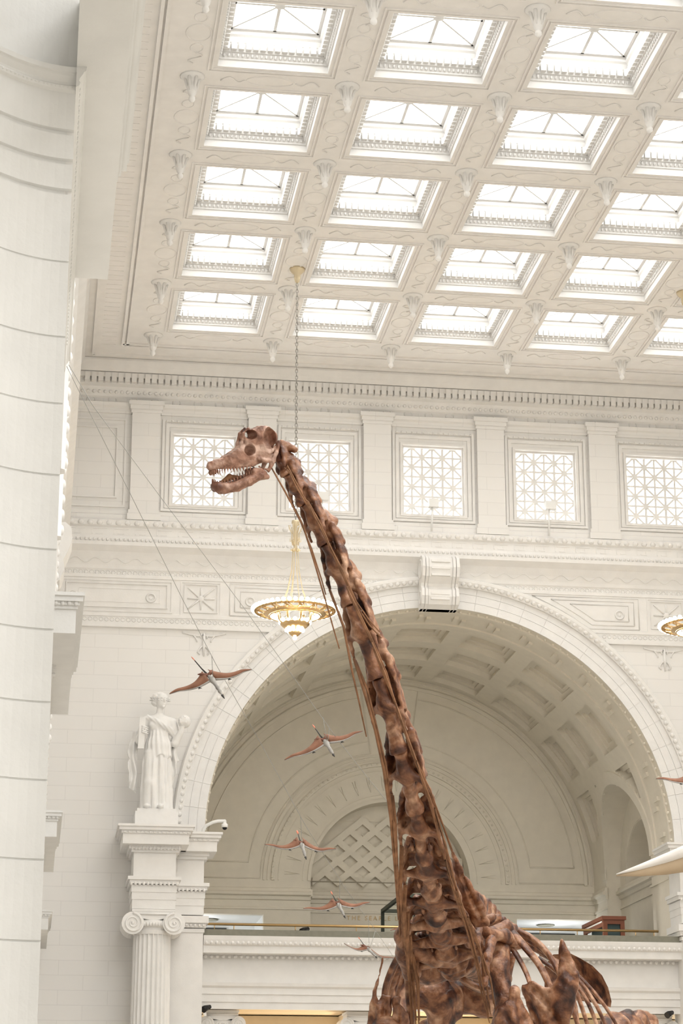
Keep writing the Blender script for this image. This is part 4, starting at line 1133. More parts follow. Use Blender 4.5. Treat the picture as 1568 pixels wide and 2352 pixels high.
Rp = [
    (tipR[0], [(664, 1084), (682, 1122), (703, 1158), (728, 1198), (746, 1227)], -.2, .012),
    (tipR[1], [(712, 1166), (738, 1218), (764, 1272), (786, 1318), (804, 1356)], -.24, .014),
    (tipR[2], [(758, 1260), (790, 1328), (822, 1396), (848, 1436), (876, 1466)], -.26, .016),
    (tipR[3], [(800, 1362), (836, 1440), (866, 1500), (890, 1560), (912, 1630), (932, 1690)], -.28, .018),
    (tipR[4], [(858, 1490), (884, 1556), (908, 1616), (932, 1690), (962, 1765), (990, 1830), (1018, 1900), (1041, 1968)], -.3, .02),
    (tipR[5], [(912, 1630), (944, 1724), (974, 1800), (1002, 1900), (1022, 1970), (1040, 2030)], -.32, .022),
    (tipR[6], [(960, 1762), (990, 1850), (1012, 1940), (1034, 2020), (1052, 2080), (1068, 2130)], -.36, .024),
    (tipR[7], [(1002, 1870), (1024, 1950), (1048, 2040), (1066, 2100), (1086, 2170), (1100, 2230), (1112, 2290)], -.42, .026),
    (tipR[8], [(1026, 1990), (1046, 2060), (1070, 2130), (1092, 2210), (1108, 2290), (1124, 2350)], -.46, .028),
    (tipR[9], [(1052, 2060), (1080, 2140), (1100, 2220), (1122, 2330)], -.5, .03),
    (tipR[10], [(1078, 2120), (1104, 2190), (1118, 2260), (1126, 2330)], -.5, .03),
    (tipR[11], [(1108, 2200), (1128, 2260), (1137, 2320)], -.5, .032)]
for a, b, o, r in Rp:
    rib_rod(a, b, o, r * .62); rib_rod(a + np.array([.012, -.01, -.03]), [(x - 4 + 2 * (i % 2), y - 14) for i, (x, y) in enumerate(b)], o - .03, r * .45)

# ---- skull, built in its own frame: u to the right of the photograph, v up, w toward the viewer (hundredths of a unit: one crop pixel)
KS = 20.85 / FPX / 4.48                                # metres per unit at the skull's distance
yaw = math.radians(20)
fwd = at(555, 1055, 19.5); vd = fwd / np.linalg.norm(fwd)
ur = np.cross(vd, np.array([0, 0, 1.0])); ur /= np.linalg.norm(ur); up_ = np.cross(ur, vd)
UX = math.cos(yaw) * ur + math.sin(yaw) * vd; WX = -math.cos(yaw) * vd + math.sin(yaw) * ur
TS = (fwd, np.stack([UX, up_, WX], 1) * KS)
cy_ = 1 / math.cos(yaw)
def S(x, y, w=0.0):                                   # crop pixel -> skull frame (centre 560,515), near-side shift removed
    return ((x - 560 - w * math.sin(yaw)) * cy_, 515 - y, w)
def skull_fn(P):
    w = np.abs(P[:, 2]); Q = np.stack([P[:, 0], P[:, 1], w], 1)
    W0 = np.clip(24 + (P[:, 0] + 330) * .27, 20, 72); F = np.stack([P[:, 0], P[:, 1], np.maximum(w - W0, 0) * 2], 1)
    def C(pts, r, k=14): return chain(Q, [S(*p) for p in pts], r, k)
    def CF(pts, r, k=20, sh=95): return chain(F, [(S(x, y, sh)[0], 515 - y, 0) for x, y in pts], r, k)
    d = smin(CF([(275, 590), (345, 576), (440, 556)], [54, 58, 62], 20, 50), CF([(440, 552), (540, 530), (660, 520), (760, 505)], [64, 70, 66, 42], 20, 75), 20)     # muzzle
    up = CF([(660, 450), (680, 300), (800, 270), (850, 290)], [84, 88, 98, 86])
    up = smin(up, CF([(800, 300), (790, 430), (850, 480)], [80, 84, 44]), 20)
    d = smin(d, up, 30)
    d = smin(d, CF([(430, 535), (515, 492), (580, 440)], [58, 66, 66], 20, 60), 24)
    d = np.maximum(d, -ell(Q, S(500, 672, 0), (360, 66, 300)))                                  # tooth line
    d = np.maximum(d, -ell(Q, S(560, 640, 0), (300, 70, 62)))                                   # palate
    d = smin(d, C([(548, 450, 66), (556, 350, 64), (575, 255, 58), (622, 205, 50)], [24, 16, 15, 18]), 12)  # bar before the nostril
    d = np.maximum(d, -ell(Q, S(578, 300, 0), (42, 84, 40)))
    for c, r in ((S(846, 294, 118), (74, 116, 116)), (S(656, 262, 118), (60, 55, 114)), (S(648, 420, 120), (60, 57, 104))):
        d = np.maximum(d, -ell(Q, c, r))
    d = smin(d, C([(940, 330, 84), (912, 440, 98), (876, 530, 104), (835, 628, 104)], [18, 20, 26, 17]), 12)    # quadrate
    d = smin(d, C([(925, 345, 70), (868, 425, 96), (830, 450, 100)], [14, 15, 16]), 8)
    d = smin(d, C([(730, 505, 100), (790, 520, 106), (870, 525, 104)], [22, 24, 24]), 12)
    d = smin(d, C([(735, 585, 100), (785, 600, 104), (835, 628, 104)], [9, 9, 12]), 6)
    d = np.maximum(d, -ell(Q, S(790, 572, 112), (46, 30, 46)))
    return d + 2.0 * np.sin(P[:, 0] * .06) * np.sin(P[:, 1] * .07 + P[:, 2] * .05) + 1.2 * np.sin(P[:, 0] * .17 + P[:, 1] * .05)
skull = body('skull', skull_fn, (-390, -150, -150), (480, 375, 150), 6.0, M_SKULL, dino, TS)
def jaw_fn(P):
    w = np.abs(P[:, 2]); Q = np.stack([P[:, 0], P[:, 1], w], 1)
    def C(pts, r, k=16): return chain(Q, [S(*p) for p in pts], r, k)
    d = C([(300, 790, 12), (330, 800, 40), (400, 812, 62), (520, 790, 82), (640, 730, 96), (740, 680, 104), (820, 690, 106)], [46, 52, 54, 52, 52, 46, 27])
    d = smin(d, C([(690, 640, 100), (740, 630, 104), (800, 650, 106)], [34, 34, 22]), 20)
    d = smin(d, C([(360, 850, 40), (400, 840, 55)], [24, 24]), 14)
    d = np.maximum(d, -ell(Q, S(540, 690, 0), (210, 74, 58)))
    return d + 2.0 * np.sin(P[:, 0] * .07) * np.sin(P[:, 1] * .06 + P[:, 2] * .05)
jaw = body('lower_jaw', jaw_fn, (-370, -385, -150), (360, -85, 150), 6.0, M_SKULL, dino, TS)
tongue = body('tongue_bone', lambda P: chain(P, [S(350, 755, 0), S(440, 700, 0), S(540, 700, 0)], [14, 34, 16], 10), (-280, -280, -60), (60, -120, 60), 6, M_ROD, dino, TS)
def skT(p): return TS[0] + TS[1] @ np.array(p, float)
def teeth(parent, base, L, r, n_):
    for sg in (1, -1):
        for i in range(n_):
            f = i / (n_ - 1) * (len(base) - 1); a = int(min(f, len(base) - 2)); g = f - a
            b_ = [base[a][q] + (base[a + 1][q] - base[a][q]) * g for q in range(3)]; Li = L[0] + (L[1] - L[0]) * i / (n_ - 1)
            p0 = S(*b_); p1 = (p0[0] - 2, p0[1] - Li * .55, p0[2]); p2 = (p0[0] + 5 * np.sign(Li), p0[1] - Li, p0[2] - 3)
            z = lambda p: skT((p[0], p[1], sg * p[2]))
            build('tooth', MB().tube([z(p0), z(p1), z(p2)], [r * KS, r * KS * .95, r * KS * .35], 6), M_TOOTH, parent)
teeth(skull, [(246, 622, 20), (290, 625, 52), (350, 620, 76), (440, 600, 92), (540, 590, 102), (650, 582, 110)], (68, 44), 6.5, 17)
teeth(jaw, [(272, 768, 14), (310, 772, 46), (380, 772, 68), (470, 752, 80), (560, 712, 92), (640, 670, 102)], (-52, -36), 5.5, 15)
# atlas between skull and neck, with its free ribs
body('atlas', lambda P: smin(smin(ell(P, (0, 0, 0), (.07, .085, .07)), cap(P, (.02, .05, .02), (.07, .08, -.06), .036), .04), ell(P, (-.02, -.08, -.04), (.05, .06, .06)), .04), (-.2, -.25, -.2), (.22, .25, .2), .012, M_BONE, dino, (at(648, 1032, 19.62), frames[0][1]))

# ---- trunk: the body runs back and to the right
B0 = np.array(at(1042, 2226, 23.9)); AX = np.array([.32, .947, 0]); AX /= np.linalg.norm(AX); LA = np.array([AX[1], -AX[0], 0]); UP = np.array([0, 0, 1.0])
def bp(a, l, u): return B0 + AX * a + LA * l + UP * u    # along, right, up
BF = np.stack([LA, UP, AX], 1)
for k in range(9):                                      # back vertebrae
    a = .1 + .46 * k; zc = .12 + .05 * k - .004 * k * k
    def fn(P, k=k):
        x = np.abs(P[:, 0]); Q = np.stack([x, P[:, 1], P[:, 2]], 1)
        d = chain(Q, [(0, 0, -.22), (0, 0, 0), (0, 0, .22)], [.2, .16, .2], .03)
        d = smin(d, bx(Q, (0, .24, 0), (.1, .2, .12), .03), .06)
        d = smin(d, cap(Q, (.05, .32, 0), (.42, .44, .02), .075, .06), .06)
        d = smin(d, chain(Q, [(0, .4, .02), (0, .62, .06), (0, .78, .12)], [.07, .075, .1], .03), .06)
        d = smin(d, cap(Q, (.1, .12, -.02), (.24, .06, -.02), .07, .05), .05)
        d = np.maximum(d, -ell(Q, (.2, .02, 0), (.08, .09, .11)))
        return d + .012 * np.sin(P[:, 0] * 23) * np.sin(P[:, 1] * 27 + k) 
    body('dorsal_vertebra', fn, (-.55, -.28, -.3), (.55, .95, .35), .03, M_BONE, dino, (bp(a, 0, zc), BF))
# ridge of tall spines over the neck base
def ridge(P):
    d = None
    for (px, py, r) in ((1046, 1990, .05), (1060, 2035, .07), (1076, 2075, .09), (1090, 2105, .1)):
        p = at(px, py, 23.1 + (py - 1985) / 150.0); q = p + np.array([-.12, .15, -.5])
        e = cap(P, p, q, r, r * 1.4); d = e if d is None else smin(d, e, .06)
    return d + .015 * np.sin(P[:, 0] * 30) * np.sin(P[:, 2] * 28)
pr = at(1085, 2060, 23.4); RIDGE_LATER = (ridge, pr)
# transverse bars joining ridge and first ribs on the right
for pts, r in (([(1095, 2118, 23.6), (1122, 2146, 23.7), (1160, 2150, 23.9), (1178, 2168, 24.0)], [.05, .06, .07, .05]),
               ([(1098, 2126, 23.4), (1094, 2150, 23.3), (1099, 2175, 23.2)], [.05, .045, .03]),
               ([(1130, 2140, 24.1), (1160, 2132, 24.2), (1176, 2133, 24.3)], [.06, .08, .07]),
               ([(1128, 2160, 23.6), (1118, 2200, 23.4), (1112, 2260, 23.3)], [.06, .05, .04]),
               ([(1148, 2180, 24.0), (1140, 2230, 23.9), (1158, 2290, 23.8), (1150, 2352, 23.8)], [.12, .14, .1, .1])):
    P3 = [at(*p) for p in pts]; lo = np.min(P3, 0) - .25; hi = np.max(P3, 0) + .25
    body('rib_head', lambda P, P3=P3, r=r: chain(P, P3, r, .05) + .008 * np.sin(P[:, 0] * 40) * np.sin(P[:, 2] * 33), lo, hi, .022, M_BONE, dino)
# ribs
def rib(pts, r, r2=None):
    P3 = [np.array(at(*p)) for p in pts]; n_ = 14
    t = np.linspace(0, len(P3) - 1, n_); out = []
    for q in t:                                         # Catmull-Rom
        i = int(min(q, len(P3) - 2)); g = q - i; a, b, c, e = P3[max(i - 1, 0)], P3[i], P3[i + 1], P3[min(i + 2, len(P3) - 1)]
        out.append(.5 * (2 * b + (c - a) * g + (2 * a - 5 * b + 4 * c - e) * g * g + (3 * b - a - 3 * c + e) * g ** 3))
    build('rib', MB().tube(out, [r + ((r2 or r * .7) - r) * i / (n_ - 1) for i in range(n_)], 8, True, .6), M_BONE, dino)
rib([(1172, 2136, 24.2), (1206, 2176, 24.0), (1238, 2216, 23.9), (1262, 2266, 23.8), (1272, 2310, 23.8)], .062)
rib([(1160, 2160, 24.1), (1184, 2190, 24.0), (1206, 2230, 23.9), (1218, 2262, 23.8)], .05)
rib([(1176, 2132, 24.7), (1226, 2158, 24.6), (1262, 2196, 24.5), (1290, 2250, 24.4), (1312, 2310, 24.4), (1330, 2365, 24.4)], .064)
rib([(1186, 2140, 25.2), (1246, 2182, 25.1), (1290, 2226, 25.0), (1322, 2276, 24.9), (1352, 2365, 24.9)], .058)
rib([(1200, 2160, 25.7), (1262, 2200, 25.6), (1310, 2246, 25.5), (1348, 2300, 25.4), (1374, 2365, 25.4)], .056)
rib([(1220, 2176, 26.2), (1280, 2210, 26.1), (1328, 2252, 26.0), (1368, 2308, 25.9), (1394, 2365, 25.9)], .054)
rib([(1240, 2190, 26.7), (1300, 2220, 26.6), (1346, 2260, 26.5), (1388, 2310, 26.4), (1420, 2362, 26.4)], .05)
rib([(1236, 2200, 27.1), (1282, 2236, 27.0), (1316, 2290, 26.9), (1328, 2360, 26.9)], .05)
rib([(936, 2170, 24.4), (906, 2212, 24.6), (884, 2270, 24.8), (880, 2330, 24.8)], .05)
rib([(940, 2190, 24.9), (915, 2230, 25.0), (897, 2280, 25.1), (892, 2330, 25.1)], .05)
rib([(946, 2196, 25.4), (926, 2240, 25.4), (908, 2300, 25.5), (905, 2352, 25.5)], .05)
rib([(930, 2140, 23.9), (928, 2170, 23.9), (936, 2220, 23.9), (940, 2290, 23.9), (944, 2356, 23.9)], .06)
# ribs inside the chest, seen between the neck base and the shoulder
for k in range(6):
    y = 24.6 + .42 * k; s_ = 1 - .05 * k
    rib([(1046 + 6 * k, 2236 + 6 * k, y), (1086 + 4 * k, 2262 + 3 * k, y - .1), (1126, 2268 + 2 * k, y - .1), (1162, 2240 + 4 * k, y), (1180 - 2 * k, 2190 + 8 * k, y)], .06)
# hip blades flaring behind the ribs
def plate(name, pts, Y, th_, bulge):
    P3 = [np.array(at(px, py, Y + dy)) for px, py, dy in pts]; c = np.mean(P3, 0); n_ = len(P3)
    m = MB(); vs = []; vd_ = c / np.linalg.norm(c)
    lay = (0.0, .35, .7, .93, 1.0)
    for side in (0, 1):
        for f in lay:
            for p in P3:
                q = c + (p - c) * max(f, .02); off = (bulge * (1 - f * f) + (th_ * (1 - .8 * f ** 3) if side else 0))
                vs.append(q + vd_ * off)
    for side in (0, 1):
        o = side * len(lay) * n_
        for i in range(len(lay) - 1):
            for j in range(n_):
                k = (j + 1) % n_; q = (o + i * n_ + j, o + i * n_ + k, o + (i + 1) * n_ + k, o + (i + 1) * n_ + j); m.add([], [])
                m.f.append(q if side else q[::-1]); m.sm.append(True)
    e = (len(lay) - 1) * n_
    for j in range(n_):
        k = (j + 1) % n_; m.f.append((e + j, e + k, e + k + len(lay) * n_, e + j + len(lay) * n_)); m.sm.append(False)
    m.v = [tuple(map(float, v)) for v in vs]
    return build(name, m, M_BONE, dino)
plate('hip_blade', [(1270, 2192, 0), (1310, 2190, -.2), (1332, 2201, -.3), (1360, 2218, -.4), (1382, 2240, -.5), (1396, 2268, -.5), (1404, 2300, -.5), (1402, 2314, -.5), (1388, 2309, -.4), (1366, 2304, -.3), (1330, 2298, -.2), (1290, 2300, 0), (1250, 2270, .2), (1250, 2220, .2)], 28.2, .12, .3)
plate('hip_blade', [(936, 2182, 0), (925, 2198, 0), (906, 2212, -.1), (892, 2232, -.2), (882, 2256, -.2), (877, 2286, -.2), (890, 2310, -.1), (930, 2330, 0), (970, 2290, .2), (972, 2230, .2)], 28.0, .12, .25)
# pelvis and hind bones, dark, framing the gap under the chest
def sdf_bone(name, segs, k=.06, h=.035, wob=.012, pad=.3, cut=None):
    allp = [np.array(at(px, py, Y)) for s in segs for px, py, Y, r in s]; lo = np.min(allp, 0) - pad; hi = np.max(allp, 0) + pad
    def fn(P):
        d = None
        for s in segs:
            e = chain(P, [at(px, py, Y) for px, py, Y, r in s], [r for *_, r in s], k); d = e if d is None else smin(d, e, k)
        d = d + wob * np.sin(P[:, 0] * 19 + 1) * np.sin(P[:, 2] * 17) + wob * .5 * np.sin(P[:, 0] * 41) * np.sin(P[:, 2] * 37 + P[:, 1] * 20)
        for c_ in (cut or []):
            d = np.maximum(d, -cap(P, at(*c_[0]), at(*c_[1]), c_[2], c_[3]))
        return d
    return body(name, fn, lo, hi, h, M_BONE, dino)
sdf_bone('pelvis', [[(996, 2240, 27.0, .2), (1008, 2300, 26.8, .17), (1014, 2366, 26.8, .16)], [(1000, 2250, 27, .2), (972, 2280, 26.8, .16), (956, 2298, 26.7, .1)],
                    [(1030, 2250, 27.4, .2), (1060, 2286, 27.2, .2), (1110, 2300, 27.1, .18), (1150, 2296, 27.2, .14)], [(1040, 2290, 26.9, .14), (1048, 2330, 26.9, .08)]], .12, .045)
sdf_bone('breastbone', [[(960, 2232, 25.2, .12), (985, 2222, 25.0, .18), (1010, 2226, 24.9, .16)], [(948, 2260, 25.4, .1), (960, 2240, 25.3, .12)]], .1, .035)
# shoulder girdle in front
def bone_plate(name, outline, Y, t0, grow, tmax, grooves=(), tilt=(0, 0), h=.02, seed=0):
    """flat bone seen face on: outline at distance Y, thick in the middle, thin at the rim, with worn hollows"""
    c = np.array(at(np.mean([p[0] for p in outline]), np.mean([p[1] for p in outline]), Y)); vd_ = c / np.linalg.norm(c)
    r_ = np.cross(vd_, UP); r_ /= np.linalg.norm(r_); u_ = np.cross(r_, vd_); Rm = np.stack([r_, u_, -vd_], 1)
    def loc(px, py):
        q = ray(px, py); q = q * ((c @ vd_) / (q @ vd_)) - c; return (q @ r_, q @ u_)
    pts = [loc(*p) for p in outline]; gr = [(loc(*a_), loc(*b_), r, dp) for a_, b_, r, dp in grooves]
    lo = np.min(pts, 0) - .06; hi = np.max(pts, 0) + .06
    def fn(P):
        U, V, N = P[:, 0], P[:, 1], P[:, 2]
        d2 = poly2(U, V, pts) + .006 * np.sin(U * 47 + seed) * np.sin(V * 41); ins = np.maximum(-d2, 0)
        th = np.minimum(t0 + grow * ins, tmax) * (1 + .12 * np.sin(U * 13 + seed) * np.sin(V * 11 + 2 * seed))
        bend = tilt[0] * U + tilt[1] * V + .03 * np.sin(U * 7 + V * 5 + seed)
        front = th + .012 * np.sin(U * 31 + 2 * np.sin(V * 17)) * np.sin(V * 27 + seed)
        for (ax_, ay_), (bx_, by_), r, dp in gr:
            ex, ey = bx_ - ax_, by_ - ay_; t = np.clip(((U - ax_) * ex + (V - ay_) * ey) / (ex * ex + ey * ey), 0, 1)
            q = np.hypot(U - ax_ - ex * t, V - ay_ - ey * t); front = front - dp * np.exp(-(q / r) ** 2)
        n = N - bend; dn_ = np.where(n > 0, n - front, -n - th) * .75
        return -smin(-d2, -dn_, .03)
    return body(name, fn, (lo[0], lo[1], -tmax * 1.6 - .1), (hi[0], hi[1], tmax * 1.6 + .15), h, M_BONE, dino, (c, Rm))
bone_plate('shoulder_blade', [(1287, 2147), (1296, 2162), (1312, 2196), (1331, 2238), (1330, 2262), (1319, 2310), (1308, 2352), (1306, 2385), (1226, 2385), (1214, 2330), (1206, 2300), (1195, 2275), (1196, 2263), (1210, 2257), (1218, 2251), (1232, 2256), (1248, 2266), (1263, 2267), (1277, 2250), (1282, 2220), (1282, 2180)],
           23.0, .03, .55, .16, [((1226, 2275), (1256, 2305), .035, .08), ((1262, 2320), (1288, 2372), .05, .06), ((1214, 2290), (1236, 2350), .03, .04), ((1296, 2200), (1306, 2240), .04, .04)], (.25, .1), .02, 1)
bone_plate('coracoid', [(1170, 2266), (1183, 2261), (1192, 2267), (1196, 2292), (1208, 2318), (1219, 2338), (1228, 2360), (1230, 2385), (1128, 2385), (1133, 2346), (1141, 2316), (1158, 2302), (1166, 2294)],
           22.9, .04, .6, .17, [((1160, 2330), (1176, 2360), .04, .05), ((1190, 2300), (1200, 2345), .03, .04)], (-.2, .1), .02, 2)
bone_plate('shoulder_blade', [(877, 2184), (881, 2200), (878, 2222), (871, 2250), (865, 2288), (869, 2297), (877, 2281), (887, 2286), (899, 2286), (901, 2318), (894, 2352), (890, 2385), (838, 2385), (842, 2345), (846, 2312), (858, 2268), (868, 2238), (874, 2212)],
           23.4, .02, .6, .12, [((884, 2300), (880, 2350), .03, .05), ((858, 2320), (856, 2370), .03, .04)], (.2, .1), .016, 3)
bone_plate('coracoid', [(899, 2296), (902, 2285), (921, 2290), (920, 2306), (938, 2328), (941, 2346), (938, 2385), (894, 2385), (898, 2345), (902, 2320)],
           23.35, .03, .6, .12, [((912, 2310), (914, 2350), .03, .05)], (-.2, .1), .016, 4)
# neck-base masses on the left, and the tail far behind
sdf_bone('rib_head', [[(930, 2110, 23.2, .05), (926, 2150, 23.4, .08), (930, 2190, 23.6, .1), (944, 2230, 23.8, .12)], [(926, 2150, 23.4, .08), (960, 2180, 23.5, .1), (1000, 2200, 23.6, .12)]], .06, .028)
for i, (px, py, r) in enumerate(((1412, 2350, .2), (1434, 2346, .22), (1452, 2344, .22), (1470, 2346, .24))):
    Y = 31.0 + i * .35
    segs = [[(px - 8, py + 14, Y, r), (px + 8, py + 14, Y, r)]] + [[(px + dx, py + 6, Y, .1), (px + dx * 1.2, py - 14 - 4 * (j % 2), Y, .05)] for j, dx in enumerate((-12, -4, 4, 11))]
    sdf_bone('tail_vertebra', segs, .05, .04, .02)

body('spine_ridge', RIDGE_LATER[0], RIDGE_LATER[1] + np.array([-.7, -.7, -1.0]), RIDGE_LATER[1] + np.array([.7, 1.2, .8]), .03, M_BONE, dino)
bone_plate('neural_spine', [(1036, 1948), (1046, 1960), (1056, 1984), (1062, 1990), (1068, 2010), (1082, 2022), (1088, 2040), (1100, 2050), (1108, 2072), (1116, 2086), (1118, 2104), (1126, 2112), (1124, 2127), (1108, 2132), (1090, 2130), (1070, 2112), (1052, 2072), (1042, 2030), (1036, 1990)],
           23.0, .02, .7, .09, [((1060, 2010), (1080, 2060), .02, .04), ((1082, 2060), (1104, 2110), .025, .05)], (.3, .5), .016, 5)
# limbs down to the floor, below the picture
def limb(name, pts):
    P3 = [np.array(p) for p, r in pts]; r = [q for p, q in pts]
    body(name, lambda P: chain(P, P3, r, .06) + .01 * np.sin(P[:, 2] * 14) * np.sin(P[:, 0] * 17), np.min(P3, 0) - .4, np.max(P3, 0) + .4, .05, M_BONE, dino)
def fl(px, py, Y, z):
    p = at(px, py, Y); return (p[0], p[1], z)
for nm, px, Y in (('foreleg', 1190, 23.0), ('foreleg', 885, 23.4), ('hind_leg', 1150, 27.6), ('hind_leg', 985, 27.4)):
    x, y, z = at(px, 2385, Y)
    limb(nm, [((x, y, z + .05), .19), ((x + .1, y + .1, z - .5), .13), ((x + .15, y + .25, (z + ZF) / 2 + .2), .15), ((x + .1, y, ZF + .5), .1), ((x + .1, y - .05, ZF + .18), .16)])
# ================================================================== FLYING REPTILES
M_PWING = plaster('wing_membrane', (.30, .145, .09), .3, 8, .002)
M_PBODY = plaster('grey_skin', (.42, .40, .37), .3, 8, .002)
M_PDARK = mat('dark_tail', (.05, .045, .04), .5)
M_PVANE = mat('tail_vane', (.70, .23, .14), .5)
M_PFLANK = plaster('brown_flank', (.28, .13, .09), .3, 8, .002)
M_BONEW = plaster('pale_wing_bone', (.80, .76, .71), .08, 4, .002)
M_TAN = plaster('tan_membrane', (.52, .40, .27), .1, 3, .002)

def reptile(label, lt, rt, bodyp, head, tail, Y, fwd_depth=.17, sag=0.0, wires=()):
    """lt, rt wing tips; bodyp chest; head beak tip; tail vane tip: points in the photograph at distance about Y"""
    C = at(*bodyp, Y); A = at(*lt, Y + .1); Bp = at(*rt, Y - .1)
    H = at(*head, Y - fwd_depth); T = at(*tail, Y + fwd_depth * .9)
    t = thing('flying_reptile', label, 'flying reptile model', tuple(C), 'flock of small flying reptile models hung in the hall')
    span = np.linalg.norm(Bp - A); sc = span / 1.0
    f = (H - T); f /= np.linalg.norm(f); sd = (Bp - A); sd /= np.linalg.norm(sd); n = np.cross(sd, f); n /= np.linalg.norm(n)
    hips = C + (T - C) * .22; neck = C + (H - C) * .42; skullp = C + (H - C) * .62
    lo = np.min([C, H, T, hips], 0) - .12 * sc; hi = np.max([C, H, hips, neck], 0) + .12 * sc
    P3 = [hips, C, neck, skullp, H]; rr = np.array([.02, .03, .016, .016, .003]) * sc
    body('body', lambda P: chain(P, P3, rr, .03 * sc), lo, hi, .011 * sc, M_PBODY, t)
    build('beak', MB().tube([skullp + (H - skullp) * .55, H + (H - skullp) * .05], [.017 * sc, .003], 6), M_PDARK, t)
    mid = hips + (T - hips) * .5 + n * .02 * sc
    tl = build('tail', MB().tube([hips, mid, T], [.014 * sc, .008 * sc, .006 * sc], 6), M_PDARK, t)
    tv = T + (T - mid) / np.linalg.norm(T - mid) * .06 * sc
    build('tail_vane', MB().tube([T - (tv - T) * .3, (T + tv) / 2, tv], [.006 * sc, .02 * sc, .005 * sc], 6, True, .35), M_PVANE, tl)
    for sg, tip in ((-1, A), (1, Bp)):
        root = C + sd * sg * .035 * sc
        m = MB(); top = []; N = 16
        for i in range(N + 1):
            u = i / N; lead = root + (tip - root) * u + f * (.035 * math.sin(PI * min(1, u * 1.3)) * sc) + n * (sag * math.sin(PI * u) * sc)
            ch = .17 * (1 - u) ** .8 * (1 - .35 * math.sin(PI * u)) + .004 + (.02 * max(0, .3 - u))
            top.append((lead, lead - f * ch * sc))
        rows = []
        for a, b in top:
            c = (a + b) / 2 - n * .018 * sc * np.linalg.norm(a - b) / (.15 * sc); k_ = .0045 * sc
            rows.append([a + n * k_ * 2, c + n * k_, b + n * k_ * .5, b - n * k_ * .5, c - n * k_, a - n * k_ * 2])
        m.loft([[tuple(p) for p in r] for r in rows], True, True, True)
        w = build('wing', m, M_PWING, t)
        build('wing_bone', MB().tube([tuple(a + f * .004 * sc) for a, b in top], [(.014 - .011 * i / N) * sc for i in range(N + 1)], 6), M_PBODY, w)
        wr = top[5][0]; m = MB()
        for q in (-1, 0, 1): m.tube([wr, wr + f * .03 * sc + sd * q * .012 * sc, wr + f * .045 * sc + sd * q * .02 * sc - n * .01 * sc], [.006 * sc, .005 * sc, .002], 5)
        build('claw', m, M_PDARK, w)
        lg = [hips, hips - f * .05 * sc + sd * sg * .06 * sc, hips - f * .09 * sc + sd * sg * .09 * sc + n * .03 * sc]
        build('leg', MB().tube(lg, [.024 * sc, .02 * sc, .006 * sc], 6), M_PFLANK, t)
    for b in wires:
        wp = at(*b); build('hanger', MB().tube([C + n * .03 * sc, wp], .0035, 4), M_WIRE, t)
    return t
reptile('orange winged flying reptile before the wall left of the great arch', (389, 1594), (578, 1538), (488, 1562), (515, 1604), (446, 1516), 24.0, wires=[(486, 1507, 23.75)])
reptile('orange winged flying reptile before the arch recess, right wing tip near the neck', (653, 1746), (833, 1680), (750, 1708), (768, 1738), (723, 1672), 25.2, wires=[(742, 1648, 25), (756, 1672, 25.1)])
reptile('flying reptile with level wings gliding before the diamond patterned niche', (608, 1940), (772, 1950), (694, 1943), (703, 1974), (684, 1915), 29.0, .16, .04, [(690, 1876, 27.7)])
reptile('flying reptile gliding just above the gallery rail beside the gold lettering', (696, 2087), (850, 2073), (779, 2081), (793, 2109), (763, 2054), 31.5, .16, .03, [(780, 2020, 30.7)])
reptile('smallest flying reptile, turned sideways before the white ledge of the gallery', (790, 2167), (905, 2200), (848, 2182), (866, 2201), (826, 2157), 34.0, .2, .06, [(846, 2112, 33.5), (862, 2137, 34.05)])
reptile('flying reptile mostly hidden behind the neck ribs, wing over the gallery rail', (896, 2137), (1010, 2118), (958, 2124), (972, 2146), (944, 2098), 35.0, .16, .03)
reptile('dark grey winged flying reptile at the right edge before the arch', (1506, 1789), (1668, 1802), (1590, 1800), (1604, 1832), (1576, 1768), 28.0, .16, -.02, [(1590, 1500, 28)])
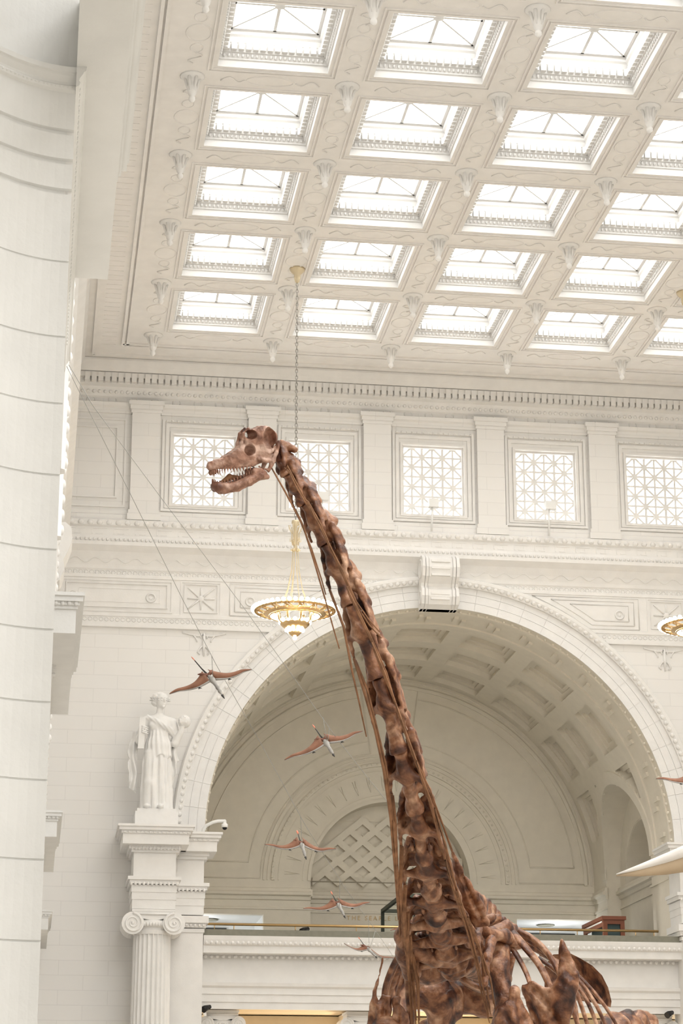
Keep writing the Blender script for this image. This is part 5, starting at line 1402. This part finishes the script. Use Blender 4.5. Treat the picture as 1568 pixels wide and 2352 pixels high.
# the big pale flying reptile entering from the right edge
Yb = 21.0
t = thing('giant_flying_reptile', 'giant pale flying reptile, only its long white wing tip showing at the right edge', 'flying reptile model', tuple(at(1900, 1900, Yb)))
ax = [at(1415, 2008, Yb), at(1470, 1992, Yb), at(1530, 1972, Yb), at(1600, 1946, Yb), at(1750, 1905, Yb), at(1900, 1880, Yb)]
dn = np.array([0, .25, -1.0]); dn /= np.linalg.norm(dn); bk = np.array([0, 1.0, .25])
m = MB(); rows = []
for p, h_, th_ in zip(ax, (.012, .075, .13, .18, .3, .4), (.01, .03, .045, .055, .08, .1)):
    rows.append([tuple(np.array(p) + bk * th_ * c + (-dn) * (h_ * .45 * s_ + 0)) for c, s_ in ((0, 1), (-.8, .6), (-1, 0), (-.6, -.6), (0, -.8), (.8, 0))])
m.loft(rows, True, True, True); w = build('wing_bone', m, M_BONEW, t)
m = MB(); rows = []
for p, h_, th_ in zip(ax, (.01, .08, .15, .22, .38, .55), (.006, .02, .03, .03, .03, .03)):
    a = np.array(p) + dn * .01; rows.append([tuple(a + bk * th_), tuple(a - bk * th_ * .6), tuple(a + dn * h_ * .6 - bk * th_ * .8), tuple(a + dn * h_ - bk * th_ * .2), tuple(a + dn * h_ * .9 + bk * th_)])
m.loft(rows, True, True, True); build('wing_membrane', m, M_TAN, t)
P3 = [at(1800, 2010, Yb), at(1900, 1900, Yb), at(1990, 1790, Yb), at(2060, 1650, Yb)]
body('body', lambda P: chain(P, P3, [.12, .3, .14, .16], .1), np.min(P3, 0) - .5, np.max(P3, 0) + .5, .06, M_BONEW, t)
# long hanging cables
def cable(label, pts):
    P3 = [at(*p) for p in pts]; o = build('cable', MB().tube(P3, .0032, 5), M_WIRE, None, tuple(P3[0])); tag(o, label, 'cable', 'thin cables carrying the flying reptiles')
cable('thin cable, the steeper one, sloping past the leftmost flying reptile', [(153, 841, 20), (297, 1130, 21.5), (420, 1378, 22.8), (497, 1528, 23.9), (593, 1697, 25.3), (701, 1896, 28), (790, 2036, 31), (860, 2134, 34), (905, 2200, 36)])
cable('thin cable sloping past the chandelier and the second flying reptile', [(158, 838, 20.4), (214, 933, 20.6), (380, 1157, 22), (560, 1396, 23.2), (647, 1518, 24), (771, 1693, 25.2), (835, 1775, 26), (920, 1880, 27), (1107, 2088, 29), (1150, 2126, 29.5), (1300, 2270, 31)])
for o in list(bpy.data.objects):
    if '_o' in o: del o['_o']
